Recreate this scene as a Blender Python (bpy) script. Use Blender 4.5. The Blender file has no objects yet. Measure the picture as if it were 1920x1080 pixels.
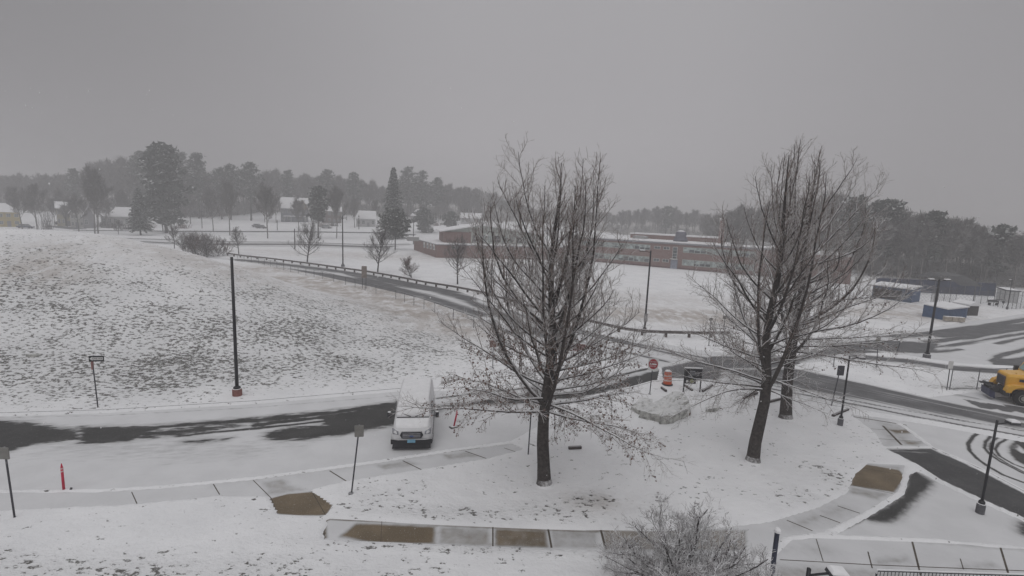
import bpy, math, random
import numpy as np
from mathutils import Vector, Matrix

SC = bpy.context.scene
COL = SC.collection
random.seed(7)
RNG = np.random.default_rng(11)

# ---------------------------------------------------------------- camera
CAM_H, FPX = 11.0, 930.0
PITCH, ROLL = math.atan(135 / 930), math.radians(2.3)
FW = np.array([0, math.cos(PITCH), -math.sin(PITCH)])
_r0, _u0 = np.array([1.0, 0, 0]), np.array([0, math.sin(PITCH), math.cos(PITCH)])
RT = math.cos(ROLL) * _r0 + math.sin(ROLL) * _u0
UP = -math.sin(ROLL) * _r0 + math.cos(ROLL) * _u0
cd = bpy.data.cameras.new('camera')
cam = bpy.data.objects.new('camera', cd)
COL.objects.link(cam)
M = Matrix(((RT[0], UP[0], -FW[0], 0), (RT[1], UP[1], -FW[1], 0), (RT[2], UP[2], -FW[2], CAM_H), (0, 0, 0, 1)))
cam.matrix_world = M
cd.sensor_width = 36
cd.lens = FPX / 1920 * 36
cd.clip_start, cd.clip_end = 0.1, 3000
SC.camera = cam

# ---------------------------------------------------------------- sky, sun, exposure
W = bpy.data.worlds.new('World')
SC.world = W
W.use_nodes = True
nt = W.node_tree
nt.nodes.clear()
wo = nt.nodes.new('ShaderNodeOutputWorld')
sky = nt.nodes.new('ShaderNodeTexSky')
sky.sky_type = 'NISHITA'
sky.sun_disc = False
sky.sun_elevation, sky.sun_rotation = math.radians(38), math.radians(200)
hs = nt.nodes.new('ShaderNodeHueSaturation')
hs.inputs['Saturation'].default_value = 0.15
nt.links.new(sky.outputs[0], hs.inputs['Color'])
b1 = nt.nodes.new('ShaderNodeBackground')
b1.inputs[1].default_value = 0.05
nt.links.new(hs.outputs[0], b1.inputs[0])
tc = nt.nodes.new('ShaderNodeTexCoord')
sx = nt.nodes.new('ShaderNodeSeparateXYZ')
nt.links.new(tc.outputs['Generated'], sx.inputs[0])
nz = nt.nodes.new('ShaderNodeTexNoise')
nz.inputs['Scale'].default_value = 1.3
nz.inputs['Detail'].default_value = 3
nt.links.new(tc.outputs['Generated'], nz.inputs['Vector'])
ad = nt.nodes.new('ShaderNodeMath'); ad.operation = 'MULTIPLY_ADD'
ad.inputs[1].default_value = 0.16
nt.links.new(nz.outputs['Fac'], ad.inputs[0])
nt.links.new(sx.outputs['Z'], ad.inputs[2])
cr = nt.nodes.new('ShaderNodeValToRGB')
nt.links.new(ad.outputs[0], cr.inputs[0])
SKYRAMP = [(0.0, (.366, .351, .366)), (0.20, (.364, .350, .365)), (0.34, (.362, .351, .366)), (0.5, (.372, .364, .378)), (0.72, (.53, .525, .545)), (1.0, (.78, .78, .80))]
el = cr.color_ramp.elements
el[0].position, el[0].color = SKYRAMP[0][0], (*SKYRAMP[0][1], 1)
el[1].position, el[1].color = SKYRAMP[-1][0], (*SKYRAMP[-1][1], 1)
for p_, c_ in SKYRAMP[1:-1]:
    e_ = el.new(p_); e_.color = (*c_, 1)
b2 = nt.nodes.new('ShaderNodeBackground')
b2.inputs[1].default_value = 1.0
def _side(lo, hi, amt):   # vignette falloff painted into the sky colour on either side
    m_ = nt.nodes.new('ShaderNodeMapRange'); m_.interpolation_type = 'SMOOTHSTEP'; nt.links.new(sx.outputs['X'], m_.inputs['Value'])
    m_.inputs['From Min'].default_value, m_.inputs['From Max'].default_value = lo, hi
    m_.inputs['To Min'].default_value, m_.inputs['To Max'].default_value = 1.0, amt
    return m_.outputs['Result']
ml = nt.nodes.new('ShaderNodeMath'); ml.operation = 'MULTIPLY'
nt.links.new(_side(-.05, -.78, .60), ml.inputs[0]); nt.links.new(_side(.25, .78, .76), ml.inputs[1])
vm = nt.nodes.new('ShaderNodeVectorMath'); vm.operation = 'SCALE'
nt.links.new(cr.outputs[0], vm.inputs[0]); nt.links.new(ml.outputs[0], vm.inputs['Scale'])
nt.links.new(vm.outputs[0], b2.inputs[0])
mx = nt.nodes.new('ShaderNodeMixShader')
mx.inputs[0].default_value = 0.92
nt.links.new(b1.outputs[0], mx.inputs[1]); nt.links.new(b2.outputs[0], mx.inputs[2])
nt.links.new(mx.outputs[0], wo.inputs['Surface'])

sl = bpy.data.lights.new('sun', 'SUN')
sl.energy, sl.angle, sl.color = 0.58, math.radians(60), (1.0, 0.985, 0.97)
so = bpy.data.objects.new('sun', sl)
so.rotation_euler = (math.radians(38), 0, math.radians(-25))
COL.objects.link(so)

SC.view_settings.view_transform = 'Standard'
SC.view_settings.look = 'None'
SC.view_settings.exposure = 0.06
SC.view_settings.gamma = 1.0
SC.view_settings.use_curve_mapping = False
SC.cycles.max_bounces = 6
SC.cycles.diffuse_bounces = 3
SC.cycles.volume_bounces = 1
SC.cycles.transparent_max_bounces = 8
SC.cycles.use_denoising = True

# ---------------------------------------------------------------- placing helpers (pixels of the 1920 x 1080 photo -> real points)
def ray(px, py):
    return FW + RT * (px - 960) / FPX - UP * (py - 540) / FPX
def G(px, py, z=0.0):
    d = ray(px, py); t = (z - CAM_H) / d[2]
    return (d[0] * t, d[1] * t)
def GL(pts, z=0.0):
    return np.array([G(a, b, z) for a, b in pts])
def proj(x, y, z):
    v = np.array([x, y, z - CAM_H]); w = v @ FW
    return 960 + FPX * (v @ RT) / w, 540 - FPX * (v @ UP) / w
def hgt(x, y, py):
    lo, hi = -5, 80
    for _ in range(40):
        m = (lo + hi) / 2
        if proj(x, y, m)[1] > py: lo = m
        else: hi = m
    return lo
def ss(t):
    t = np.clip(t, 0, 1); return t * t * (3 - 2 * t)
def dline(x, y, a, b):
    dx, dy = b[0] - a[0], b[1] - a[1]; L = math.hypot(dx, dy)
    return ((x - a[0]) * dy - (y - a[1]) * dx) / L
def sdf(x, y, poly):
    """signed distance, positive inside"""
    x = np.asarray(x, float); y = np.asarray(y, float)
    d = np.full(x.shape, 1e9); ins = np.zeros(x.shape, bool)
    n = len(poly)
    for i in range(n):
        ax, ay = poly[i]; bx, by = poly[(i + 1) % n]
        ex, ey = bx - ax, by - ay; L2 = ex * ex + ey * ey + 1e-12
        t = np.clip(((x - ax) * ex + (y - ay) * ey) / L2, 0, 1)
        d = np.minimum(d, (x - ax - t * ex) ** 2 + (y - ay - t * ey) ** 2)
        c = ((ay > y) != (by > y)) & (x < (bx - ax) * (y - ay) / (by - ay + 1e-12) + ax)
        ins ^= c
    d = np.sqrt(d)
    return np.where(ins, d, -d)
def sline(x, y, pts):
    x = np.asarray(x, float); y = np.asarray(y, float)
    d = np.full(x.shape, 1e9)
    for i in range(len(pts) - 1):
        ax, ay = pts[i]; bx, by = pts[i + 1]
        ex, ey = bx - ax, by - ay; L2 = ex * ex + ey * ey + 1e-12
        t = np.clip(((x - ax) * ex + (y - ay) * ey) / L2, 0, 1)
        d = np.minimum(d, (x - ax - t * ex) ** 2 + (y - ay - t * ey) ** 2)
    return np.sqrt(d)

# ---------------------------------------------------------------- layout polygons
POLY = {
 'driveway': GL([(-260, 775), (0, 779), (200, 773), (480, 756), (745, 733), (905, 731), (1000, 721), (1100, 705), (1200, 688), (1240, 690), (1235, 714),
                 (1180, 728), (1120, 742), (1060, 757), (1035, 775), (1010, 802), (960, 830), (830, 848), (700, 868), (480, 898), (300, 915), (180, 922), (0, 923), (-260, 930)]),
 'road': GL([(300, 470), (430, 484), (500, 489), (600, 501), (690, 514), (800, 535), (860, 546), (950, 580), (1050, 603), (1130, 628), (1210, 638), (1300, 655), (1440, 672), (1500, 668),
             (1600, 640), (1700, 630), (1700, 660), (1610, 664), (1700, 672), (1790, 684), (1920, 693), (2150, 705), (2150, 722), (1920, 707), (1790, 696), (1740, 692), (1600, 674), (1500, 682), (1478, 688), (1560, 703), (1640, 722), (1700, 735), (1740, 744),
             (1820, 735), (1920, 745), (2100, 770), (2250, 900), (1920, 822), (1740, 790), (1650, 777), (1600, 768), (1520, 752), (1440, 734), (1345, 716), (1300, 712), (1240, 712), (1238, 690), (1200, 686), (1130, 668),
             (1060, 668), (990, 648), (930, 612), (870, 588), (790, 560), (700, 539), (650, 529), (570, 511), (505, 497), (430, 488), (300, 477)]),
 'parking_lot': GL([(1520, 648), (1580, 636), (1640, 628), (1760, 612), (1920, 588), (2200, 550), (2600, 620), (2300, 716), (1920, 688), (1800, 682), (1640, 658)]),
 'plaza': GL([(1600, 776), (1660, 783), (1740, 795), (1920, 828), (2300, 920), (2300, 1150), (1930, 1030), (1720, 1013), (1545, 1007), (1560, 1000), (1620, 968), (1690, 925), (1700, 888), (1720, 880),
              (1765, 905), (1850, 945), (1920, 975), (2010, 1012), (2040, 985), (1920, 925), (1860, 893), (1800, 864), (1748, 840), (1715, 815), (1690, 797)]),
}
PATH = GL([(1655, 841), (1747, 841), (1800, 865), (1860, 894), (1920, 926), (2040, 986), (2010, 1012), (1920, 974), (1850, 944), (1765, 904), (1715, 872)])
WALKS = {
 'sidewalk': GL([(-260, 933), (0, 925), (180, 924), (300, 917), (480, 900), (700, 870), (830, 850), (960, 832), (985, 846), (912, 864), (790, 884), (650, 906), (585, 922), (628, 950), (612, 972), (520, 970), (502, 936), (412, 934), (257, 950), (0, 962), (-260, 975)]),
 'footpath': GL([(612, 974), (820, 984), (1000, 992), (1150, 996), (1300, 996), (1440, 980), (1530, 953), (1585, 925), (1600, 890), (1625, 869), (1700, 874), (1688, 925), (1618, 968), (1545, 1002), (1470, 1012), (1440, 1046), (1300, 1044), (1150, 1037), (1000, 1033), (820, 1026), (602, 1016)]),
 'entrance_walk': GL([(1480, 1012), (1545, 1009), (1720, 1016), (1920, 1030), (2200, 1045), (2300, 1260), (1440, 1150), (1442, 1050)]),
 'corner_walk': GL([(1590, 778), (1650, 785), (1690, 799), (1714, 817), (1745, 840), (1655, 840), (1640, 815), (1622, 800)]),
}
FARST = GL([(-100, 436), (100, 438), (225, 446), (450, 453.5), (560, 454), (700, 459), (765, 456), (775, 460), (700, 467), (560, 463.5), (450, 462.5), (320, 459), (100, 451), (-100, 448)])

FENCE_A, FENCE_B = (-56.7, 98.5), (-3.2, 51.3)
def hill(x, y):
    df = np.maximum(0, -dline(x, y, (-25.7, 24.3), (-6.9, 30.0)) - .6)
    ds = np.maximum(0, dline(x, y, FENCE_A, FENCE_B) - .6)
    return 7.5 * ss(df / 30) * ss(ds / 28) * ss((90 - y) / 40)
def far_rise(x, y):
    r = 4.5 * ss((y - 185) / 75) * ss((70 - x) / 60)
    return r + 6.0 * ss((y - 250) / 80) + 9 * ss((y - 330) / 300)
def terrain(x, y):
    x = np.asarray(x, float); y = np.asarray(y, float)
    und = .05 * np.sin(x * .31 + 1.3) * np.sin(y * .23) + .035 * np.sin(x * .77 + y * .53) + .02 * np.sin(x * 1.9 - y * 1.3)
    return hill(x, y) + far_rise(x, y) + .10 + und * ss((np.hypot(x, y) - 10) / 20) * (1 - ss((y - 80) / 30))
_allp = list(POLY.values())
def ground_z(x, y):
    """height of what one stands on"""
    x = np.asarray(x, float); y = np.asarray(y, float)
    s = np.full(x.shape, -1e9)
    for p in _allp: s = np.maximum(s, sdf(x, y, p))
    for p in list(WALKS.values()) + [PATH]: 
        s = np.maximum(s, sdf(x, y, p))
    return terrain(x, y) * (1 - ss((s + .9) / .9)) + 0.0
_ts = np.concatenate([np.arange(5, 60, .25), np.geomspace(60, 900, 400)])
def GT(px, py):
    d = ray(px, py)
    def first(ts):
        p = d[None] * ts[:, None]; i = int(np.argmax(p[:, 2] + CAM_H < ground_z(p[:, 0], p[:, 1])))
        return max(i, 1)
    i = first(_ts); ts = np.linspace(_ts[i - 1], _ts[i], 40)
    j = first(ts); t = ts[j]; p = d * t
    return (p[0], p[1], float(ground_z(p[0], p[1])))

# ---------------------------------------------------------------- materials
class NB:
    def __init__(s, name):
        s.m = bpy.data.materials.new(name); s.m.use_nodes = True
        s.t = s.m.node_tree; s.b = s.t.nodes['Principled BSDF']
    def n(s, k, **kw):
        x = s.t.nodes.new(k)
        for a, b in kw.items(): setattr(x, a, b)
        return x
    def L(s, a, b): s.t.links.new(a, b)
    def math(s, op, a, b=None, c=None, clamp=False):
        x = s.n('ShaderNodeMath', operation=op); x.use_clamp = clamp
        for i, v in enumerate((a, b, c)):
            if v is None: continue
            if isinstance(v, (int, float)): x.inputs[i].default_value = v
            else: s.L(v, x.inputs[i])
        return x.outputs[0]
    def sm(s, v, a, b):
        x = s.n('ShaderNodeMapRange', interpolation_type='SMOOTHSTEP')
        s.L(v, x.inputs['Value'])
        x.inputs['From Min'].default_value = a; x.inputs['From Max'].default_value = b
        return x.outputs['Result']
    def noise(s, vec, scale, detail=4, rough=.6, stretch=None):
        if stretch:
            mp = s.n('ShaderNodeMapping'); mp.inputs['Scale'].default_value = stretch
            s.L(vec, mp.inputs['Vector']); vec = mp.outputs[0]
        x = s.n('ShaderNodeTexNoise'); s.L(vec, x.inputs['Vector'])
        x.inputs['Scale'].default_value = scale; x.inputs['Detail'].default_value = detail; x.inputs['Roughness'].default_value = rough
        return x.outputs['Fac']
    def mix(s, f, a, b):
        x = s.n('ShaderNodeMix', data_type='RGBA')
        if isinstance(f, (int, float)): x.inputs['Factor'].default_value = f
        else: s.L(f, x.inputs['Factor'])
        for i, v in ((6, a), (7, b)):
            if isinstance(v, tuple): x.inputs[i].default_value = (*v, 1)
            else: s.L(v, x.inputs[i])
        return x.outputs[2]
    def attr(s, name):
        x = s.n('ShaderNodeAttribute'); x.attribute_name = name
        return x.outputs['Fac']
    def pos(s):
        return s.n('ShaderNodeNewGeometry').outputs['Position']
    def obj(s):
        return s.n('ShaderNodeTexCoord').outputs['Object']
    def bump(s, h, strength, dist=.05):
        x = s.n('ShaderNodeBump'); x.inputs['Strength'].default_value = strength; x.inputs['Distance'].default_value = dist
        s.L(h, x.inputs['Height']); s.L(x.outputs[0], s.b.inputs['Normal'])
SNOW = (.86, .862, .872)
SNOW2 = (.79, .793, .805)
_cache = {}
def pm(name, col, rough=.75, var=.25, scale=4.0, snow=0.0, bump=0.0, metal=0.0, lo=.45, hi=.75, spec=.3):
    """painted / natural surface with mottled colour; snow > 0 lays snow on its upward faces"""
    if name in _cache: return _cache[name]
    k = NB(name); v = k.obj()
    f = k.noise(v, scale, 5, .65)
    c2 = tuple(min(1, c * (1 + var)) for c in col); c1 = tuple(c * (1 - var) for c in col)
    c = k.mix(k.sm(f, .3, .7), c1, c2)
    if snow:
        g = k.n('ShaderNodeNewGeometry'); sp = k.n('ShaderNodeSeparateXYZ'); k.L(g.outputs['Normal'], sp.inputs[0])
        f2 = k.noise(g.outputs['Position'], 9, 3, .6)
        h = k.math('ADD', sp.outputs['Z'], k.math('MULTIPLY_ADD', f2, .5, -.25))
        c = k.mix(k.math('MULTIPLY', k.sm(h, lo, hi), snow), c, SNOW)
    k.L(c, k.b.inputs['Base Color'])
    k.b.inputs['Roughness'].default_value = rough; k.b.inputs['Metallic'].default_value = metal
    k.b.inputs['Specular IOR Level'].default_value = spec
    if bump: k.bump(f, bump, .03)
    _cache[name] = k.m
    return k.m

def mat_lawn():
    k = NB('snowy_lawn'); v = k.pos()
    tuft, dirt = k.attr('tuft'), k.attr('dirt')
    n1 = k.noise(v, 3.3, 4, .62, (1.0, 1.5, 1.3))
    n2 = k.noise(v, 9.0, 4, .7)
    n3 = k.noise(v, .35, 3, .5); n4 = k.noise(v, .55, 4, .6, (.7, 1.2, 1))
    # tufts of dead grass poking through
    s_ = k.math('ADD', n1, k.math('MULTIPLY', tuft, .22))
    s_ = k.math('ADD', s_, k.math('MULTIPLY_ADD', n4, .30, -.15))
    f = k.sm(s_, .645, .70)
    f = k.math('MULTIPLY', f, k.sm(n2, .28, .55))
    # fine litter specks
    sp = k.math('MULTIPLY', k.sm(k.math('ADD', n2, k.math('MULTIPLY', tuft, .12)), .67, .76), k.sm(n3, .42, .62))
    grass = k.mix(k.noise(v, 5, 3), (.040, .037, .032), (.13, .125, .11))
    dirtc = k.mix(k.noise(v, 3, 4), (.30, .25, .21), (.46, .41, .37))
    base = k.mix(k.sm(n3, .3, .7), SNOW2, SNOW)
    base = k.mix(k.math('MULTIPLY', k.sm(k.math('MULTIPLY_ADD', tuft, .5, n1), .5, .95), .12), base, (.36, .35, .33))
    dn = k.noise(v, .9, 5, .7, (1.0, .5, 1.0))
    base = k.mix(k.math('MULTIPLY', k.math('MULTIPLY', dirt, k.sm(dn, .28, .6)), .8), base, dirtc)
    c = k.mix(k.math('MULTIPLY', f, .95), base, grass)
    c = k.mix(k.math('MULTIPLY', sp, .5), c, (.16, .14, .11))
    k.L(c, k.b.inputs['Base Color']); k.b.inputs['Roughness'].default_value = .9
    k.b.inputs['Specular IOR Level'].default_value = .15
    hh = k.math('MULTIPLY_ADD', n2, .35, k.math('MULTIPLY', n1, k.math('MULTIPLY_ADD', tuft, 4.0, .25)))
    hh = k.math('MULTIPLY_ADD', k.noise(v, 1.6, 5, .55), 1.6, hh)
    k.bump(hh, .9, .09)
    return k.m
def mat_paved(name, dark, light, edge=.10, amp=.30, sc=5.0, wet=.35, grain=40, rot=0.0, snowc=(.68, .682, .692), stretch=None):
    """snow over paving; the attribute 'bare' (0..1, .5 at the melt line) opens the patches"""
    k = NB(name); v = k.pos()
    b = k.attr('bare'); vr = v
    if rot:
        mr = k.n('ShaderNodeMapping'); mr.inputs['Rotation'].default_value = (0, 0, -rot); k.L(v, mr.inputs['Vector']); vr = mr.outputs[0]
    n1 = k.noise(vr, sc, 5, .62, stretch); n2 = k.noise(v, .8, 3, .5); g = k.noise(v, grain, 3, .7)
    x = k.math('ADD', b, k.math('MULTIPLY', k.math('SUBTRACT', n1, .5), amp))
    f = k.sm(x, .5 - edge, .5 + edge)
    asp = k.mix(k.sm(g, .3, .7), dark, light)
    asp = k.mix(k.math('MULTIPLY', k.sm(n2, .4, .7), .3), asp, tuple(min(1, c * 1.7) for c in light))
    fl = k.noise(v, 22, 2, .5)
    asp = k.mix(k.math('MULTIPLY', k.sm(fl, .64, .72), .35), asp, (.6, .6, .6))
    sn = k.mix(k.sm(n2, .3, .7), tuple(c * .93 for c in snowc), snowc)
    sn = k.mix(k.math('MULTIPLY', k.sm(x, .10, .5), .62), sn, (.36, .36, .36))
    sp = k.sm(k.noise(v, 7.0, 4, .7), .69, .74)
    sn = k.mix(k.math('MULTIPLY', sp, .6), sn, (.22, .21, .20))
    c = k.mix(f, sn, asp)
    k.L(c, k.b.inputs['Base Color'])
    r = k.n('ShaderNodeMapRange'); k.L(f, r.inputs['Value']); r.inputs['To Min'].default_value = .9; r.inputs['To Max'].default_value = wet + .3
    k.L(r.outputs[0], k.b.inputs['Roughness'])
    k.b.inputs['Specular IOR Level'].default_value = .25
    hh = k.math('MULTIPLY_ADD', k.math('SUBTRACT', 1.0, f), 1.0, k.math('MULTIPLY', g, .12)); hh = k.math('MULTIPLY_ADD', k.noise(v, 2.2, 5, .6), 1.1, hh)
    k.bump(hh, .7, .04)
    return k.m

# ---------------------------------------------------------------- mesh helpers
def tag(o, label=None, cat=None, group=None, kind=None):
    if label: o['label'] = label
    if cat: o['category'] = cat
    if group: o['group'] = group
    if kind: o['kind'] = kind
    return o
def empty(name, loc, rz=0.0, **k):
    o = bpy.data.objects.new(name, None); COL.objects.link(o)
    o.location = loc; o.rotation_euler = (0, 0, rz); o.empty_display_size = .3
    return tag(o, **k)
def link(name, me, parent=None, loc=None, rz=0.0, **k):
    o = bpy.data.objects.new(name, me); COL.objects.link(o)
    if loc is not None: o.location = loc
    o.rotation_euler = (0, 0, rz)
    if parent: o.parent = parent
    return tag(o, **k)
def raw_mesh(name, V, F, mats, smooth=False, mi=None, attrs=None):
    """V (n,3); F list of (m,k) arrays"""
    me = bpy.data.meshes.new(name)
    V = np.asarray(V, np.float32).reshape(-1, 3)
    me.vertices.add(len(V)); me.vertices.foreach_set('co', V.ravel())
    Fs = [np.asarray(f, np.int32) for f in F if len(f)]
    tot = sum(f.size for f in Fs); nf = sum(len(f) for f in Fs)
    me.loops.add(tot); me.polygons.add(nf)
    me.loops.foreach_set('vertex_index', np.concatenate([f.ravel() for f in Fs]))
    ls = np.concatenate([np.full(len(f), f.shape[1], np.int32) for f in Fs])
    me.polygons.foreach_set('loop_start', np.concatenate([[0], np.cumsum(ls)[:-1]]).astype(np.int32))
    me.polygons.foreach_set('loop_total', ls)
    for m in (mats if isinstance(mats, (list, tuple)) else [mats]): me.materials.append(m)
    if mi is not None: me.polygons.foreach_set('material_index', np.asarray(mi, np.int32))
    me.update(calc_edges=True)
    if smooth: me.polygons.foreach_set('use_smooth', np.ones(nf, bool))
    for k_, a in (attrs or {}).items():
        at = me.attributes.new(k_, 'FLOAT', 'POINT'); at.data.foreach_set('value', np.asarray(a, np.float32))
    return me
class MB:
    """collects boxes, prisms, tubes and lofts into one mesh"""
    def __init__(s): s.v = []; s.f = []; s.mi = []; s.cur = 0
    def add(s, V, F):
        n = len(s.v); s.v.extend([tuple(map(float, p)) for p in V])
        for f in F: s.f.append([i + n for i in f]); s.mi.append(s.cur)
        return s
    def box(s, x0, x1, y0, y1, z0, z1, top=None):
        t = top or (0, 0)
        V = [(x0, y0, z0), (x1, y0, z0), (x1, y1, z0), (x0, y1, z0), (x0 + t[0], y0 + t[1], z1), (x1 - t[0], y0 + t[1], z1), (x1 - t[0], y1 - t[1], z1), (x0 + t[0], y1 - t[1], z1)]
        return s.add(V, [(0, 3, 2, 1), (4, 5, 6, 7), (0, 1, 5, 4), (1, 2, 6, 5), (2, 3, 7, 6), (3, 0, 4, 7)])
    def hexa(s, B, T):
        V = list(B) + list(T)
        return s.add(V, [(0, 3, 2, 1), (4, 5, 6, 7), (0, 1, 5, 4), (1, 2, 6, 5), (2, 3, 7, 6), (3, 0, 4, 7)])
    def prism(s, pts, ax, a0, a1):
        """extrude 2-D outline along axis ax"""
        n = len(pts)
        def P(p, a):
            return {0: (a, p[0], p[1]), 1: (p[0], a, p[1]), 2: (p[0], p[1], a)}[ax]
        V = [P(p, a0) for p in pts] + [P(p, a1) for p in pts]
        return s.add(V, [tuple(range(n))[::-1], tuple(range(n, 2 * n))] + [(i, (i + 1) % n, n + (i + 1) % n, n + i) for i in range(n)])
    def tube(s, pts, r, n=8, cap=True):
        pts = [Vector(p) for p in pts]; rs = r if isinstance(r, (list, tuple)) else [r] * len(pts)
        V = []; F = []
        for i, p in enumerate(pts):
            t = (pts[min(i + 1, len(pts) - 1)] - pts[max(i - 1, 0)]).normalized()
            a = t.cross(Vector((0, 0, 1)) if abs(t.z) < .95 else Vector((1, 0, 0))).normalized(); b = t.cross(a)
            for j in range(n):
                q = 2 * math.pi * j / n; V.append(p + (a * math.cos(q) + b * math.sin(q)) * rs[i])
        for i in range(len(pts) - 1):
            for j in range(n): F.append((i * n + j, i * n + (j + 1) % n, (i + 1) * n + (j + 1) % n, (i + 1) * n + j))
        if cap: F += [tuple(range(n)), tuple(range((len(pts) - 1) * n, len(pts) * n))[::-1]]
        return s.add(V, F)
    def lathe(s, prof, n=20, c=(0, 0, 0)):
        V = []; F = []
        for r, z in prof:
            for j in range(n):
                q = 2 * math.pi * j / n; V.append((c[0] + r * math.cos(q), c[1] + r * math.sin(q), c[2] + z))
        for i in range(len(prof) - 1):
            for j in range(n): F.append((i * n + j, i * n + (j + 1) % n, (i + 1) * n + (j + 1) % n, (i + 1) * n + j))
        F += [tuple(range(n))[::-1], tuple(range((len(prof) - 1) * n, len(prof) * n))]
        return s.add(V, F)
    def loft(s, secs, cap=True):
        n = len(secs[0]); V = [p for q in secs for p in q]; F = []
        for i in range(len(secs) - 1):
            for j in range(n): F.append((i * n + j, i * n + (j + 1) % n, (i + 1) * n + (j + 1) % n, (i + 1) * n + j))
        if cap: F += [tuple(range(n)), tuple(range((len(secs) - 1) * n, len(secs) * n))[::-1]]
        return s.add(V, F)
    def mesh(s, name, mats, smooth=False, bevel=0.0):
        me = bpy.data.meshes.new(name); me.from_pydata(s.v, [], s.f)
        for m in (mats if isinstance(mats, (list, tuple)) else [mats]): me.materials.append(m)
        me.polygons.foreach_set('material_index', s.mi)
        if smooth: me.polygons.foreach_set('use_smooth', [True] * len(s.f))
        import bmesh
        b = bmesh.new(); b.from_mesh(me); bmesh.ops.recalc_face_normals(b, faces=b.faces)
        if bevel:
            bmesh.ops.bevel(b, geom=b.edges[:] + b.verts[:], offset=bevel, segments=1, affect='EDGES', clamp_overlap=True)
        b.to_mesh(me); b.free()
        return me
    def build(s, name, mats, parent=None, smooth=False, bevel=0.0, **k):
        return link(name, s.mesh(name, mats, smooth, bevel), parent, **k)
def copy_tree(o, parent=None):
    c = o.copy(); COL.objects.link(c)
    if parent: c.parent = parent
    for ch in list(o.children): copy_tree(ch, c)
    return c
def lettering(txt, size, m, parent, loc, rot, depth=.002, name='lettering', bold=.0, sx=1.0):
    cu = bpy.data.curves.new(name, 'FONT'); cu.body = txt; cu.size = size; cu.align_x = 'CENTER'; cu.align_y = 'CENTER'
    cu.extrude = depth; cu.offset = bold; cu.space_line = .85
    o = bpy.data.objects.new(name, cu); COL.objects.link(o)
    dg = bpy.context.evaluated_depsgraph_get(); me = bpy.data.meshes.new_from_object(o.evaluated_get(dg))
    bpy.data.objects.remove(o); me.materials.clear(); me.materials.append(m)
    q = link(name, me, parent); q.location = loc; q.rotation_euler = rot; q.scale = (sx, 1, 1)
    return q
# ================================================================ GROUND AND PAVING
def axis_pts(lo, hi, c0, c1, d, g):
    a = list(np.arange(c0, c1 + 1e-6, d)); s = d
    while a[-1] < hi: s *= g; a.append(a[-1] + s)
    s = d
    while a[0] > lo: s *= g; a.insert(0, a[0] - s)
    return np.array(a)
def grid_faces(nx, ny):
    i = np.arange(nx - 1); j = np.arange(ny - 1); I, J = np.meshgrid(i, j); a = (J * nx + I).ravel()
    return np.stack([a, a + 1, a + nx + 1, a + nx], 1)
M_LAWN = mat_lawn()
gx = axis_pts(-760, 760, -34, 42, .16, 1.025); gy = axis_pts(-25, 900, 13, 40, .14, 1.014)
X, Y = np.meshgrid(gx, gy); XF, YF = X.ravel(), Y.ravel()
near = (np.abs(XF) < 260) & (YF < 300)
S = np.full(XF.shape, -1e9)
for p in _allp + list(WALKS.values()) + [PATH]: S[near] = np.maximum(S[near], sdf(XF[near], YF[near], p))
Z = terrain(XF, YF)
drop = np.where(YF > 38, ss((S + .16) / .2), ss((S - .03) / .14))
Z = Z * (1 - ss((S + .9) / .9) * .0) * 1.0
blend = ss((S + 1.1) / 1.0)
Z = Z * (1 - blend) + .10 * blend
Z = Z * (1 - drop) + (-.07) * drop
def blobs(lst):
    a = np.zeros(XF.shape)
    for px, py, rx, ry, s_ in lst:
        q = GT(px, py); a = np.maximum(a, s_ * np.exp(-(((XF - q[0]) / rx) ** 2 + ((YF - q[1]) / ry) ** 2)))
    return a
tuft = blobs([(300, 690, 7, 5, 1.0), (160, 700, 7, 5, .85), (30, 680, 8, 6, .8), (450, 690, 6, 4, .85), (560, 620, 8, 6, .9), (640, 680, 7, 4, .85), (750, 640, 8, 6, .7), (820, 660, 6, 5, .6), (350, 610, 9, 6, .75), (200, 620, 9, 6, .65), (100, 560, 12, 8, .7),
              (520, 560, 8, 6, .7), (640, 580, 9, 8, .6), (30, 500, 12, 8, .5), (180, 500, 14, 9, .35), (350, 520, 10, 8, .4),
              (60, 1068, 4.5, .9, .62), (250, 1068, 4.5, .9, .6), (450, 1070, 4, .9, .55), (0, 1068, 3, 1.2, .6), (650, 1075, 4, .8, .4),
              (1000, 960, 3, .7, .5), (800, 962, 4, .5, .6), (1110, 940, 1.2, .6, .8), (1240, 950, 2, 1, .4), (1230, 830, 2, 1.5, .35), (700, 930, 2, 1, .45),
              (1560, 900, 1.2, 2.0, .5), (1500, 930, 1.5, 1.0, .4), (1800, 728, 3, .8, .8), (1880, 720, 3, 1.2, .7), (900, 1035, 6, .35, .55), (600, 1025, 5, .4, .3)])
dirt = blobs([(560, 525, 12, 6, .9), (640, 545, 12, 6, 1.0), (720, 565, 10, 5, 1.0), (800, 590, 9, 5, .9), (470, 505, 14, 6, .7), (860, 615, 7, 4, .7), (380, 490, 12, 5, .45), (95, 492, 3, 2.0, .6), (60, 510, 5, 2, .6), (105, 470, 4, 3, .4),
              (1250, 590, 14, 5, .9), (1330, 600, 10, 4, .7), (1180, 585, 9, 5, .6), (700, 480, 30, 10, .4), (600, 474, 30, 4, .35), (1680, 590, 10, 5, .7), (1720, 575, 9, 6, .6), (1110, 940, 1.2, .7, .4), (1200, 560, 20, 8, .3), (1830, 600, 8, 2, .4)])
tuft = np.clip(np.maximum((tuft - .12 * (hill(XF, YF) < .3)) * np.where(hill(XF, YF) > .3, .88, 1), np.clip(hill(XF, YF) - .2, 0, 1) * .13 - .02), -.1, 1.1)
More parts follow.
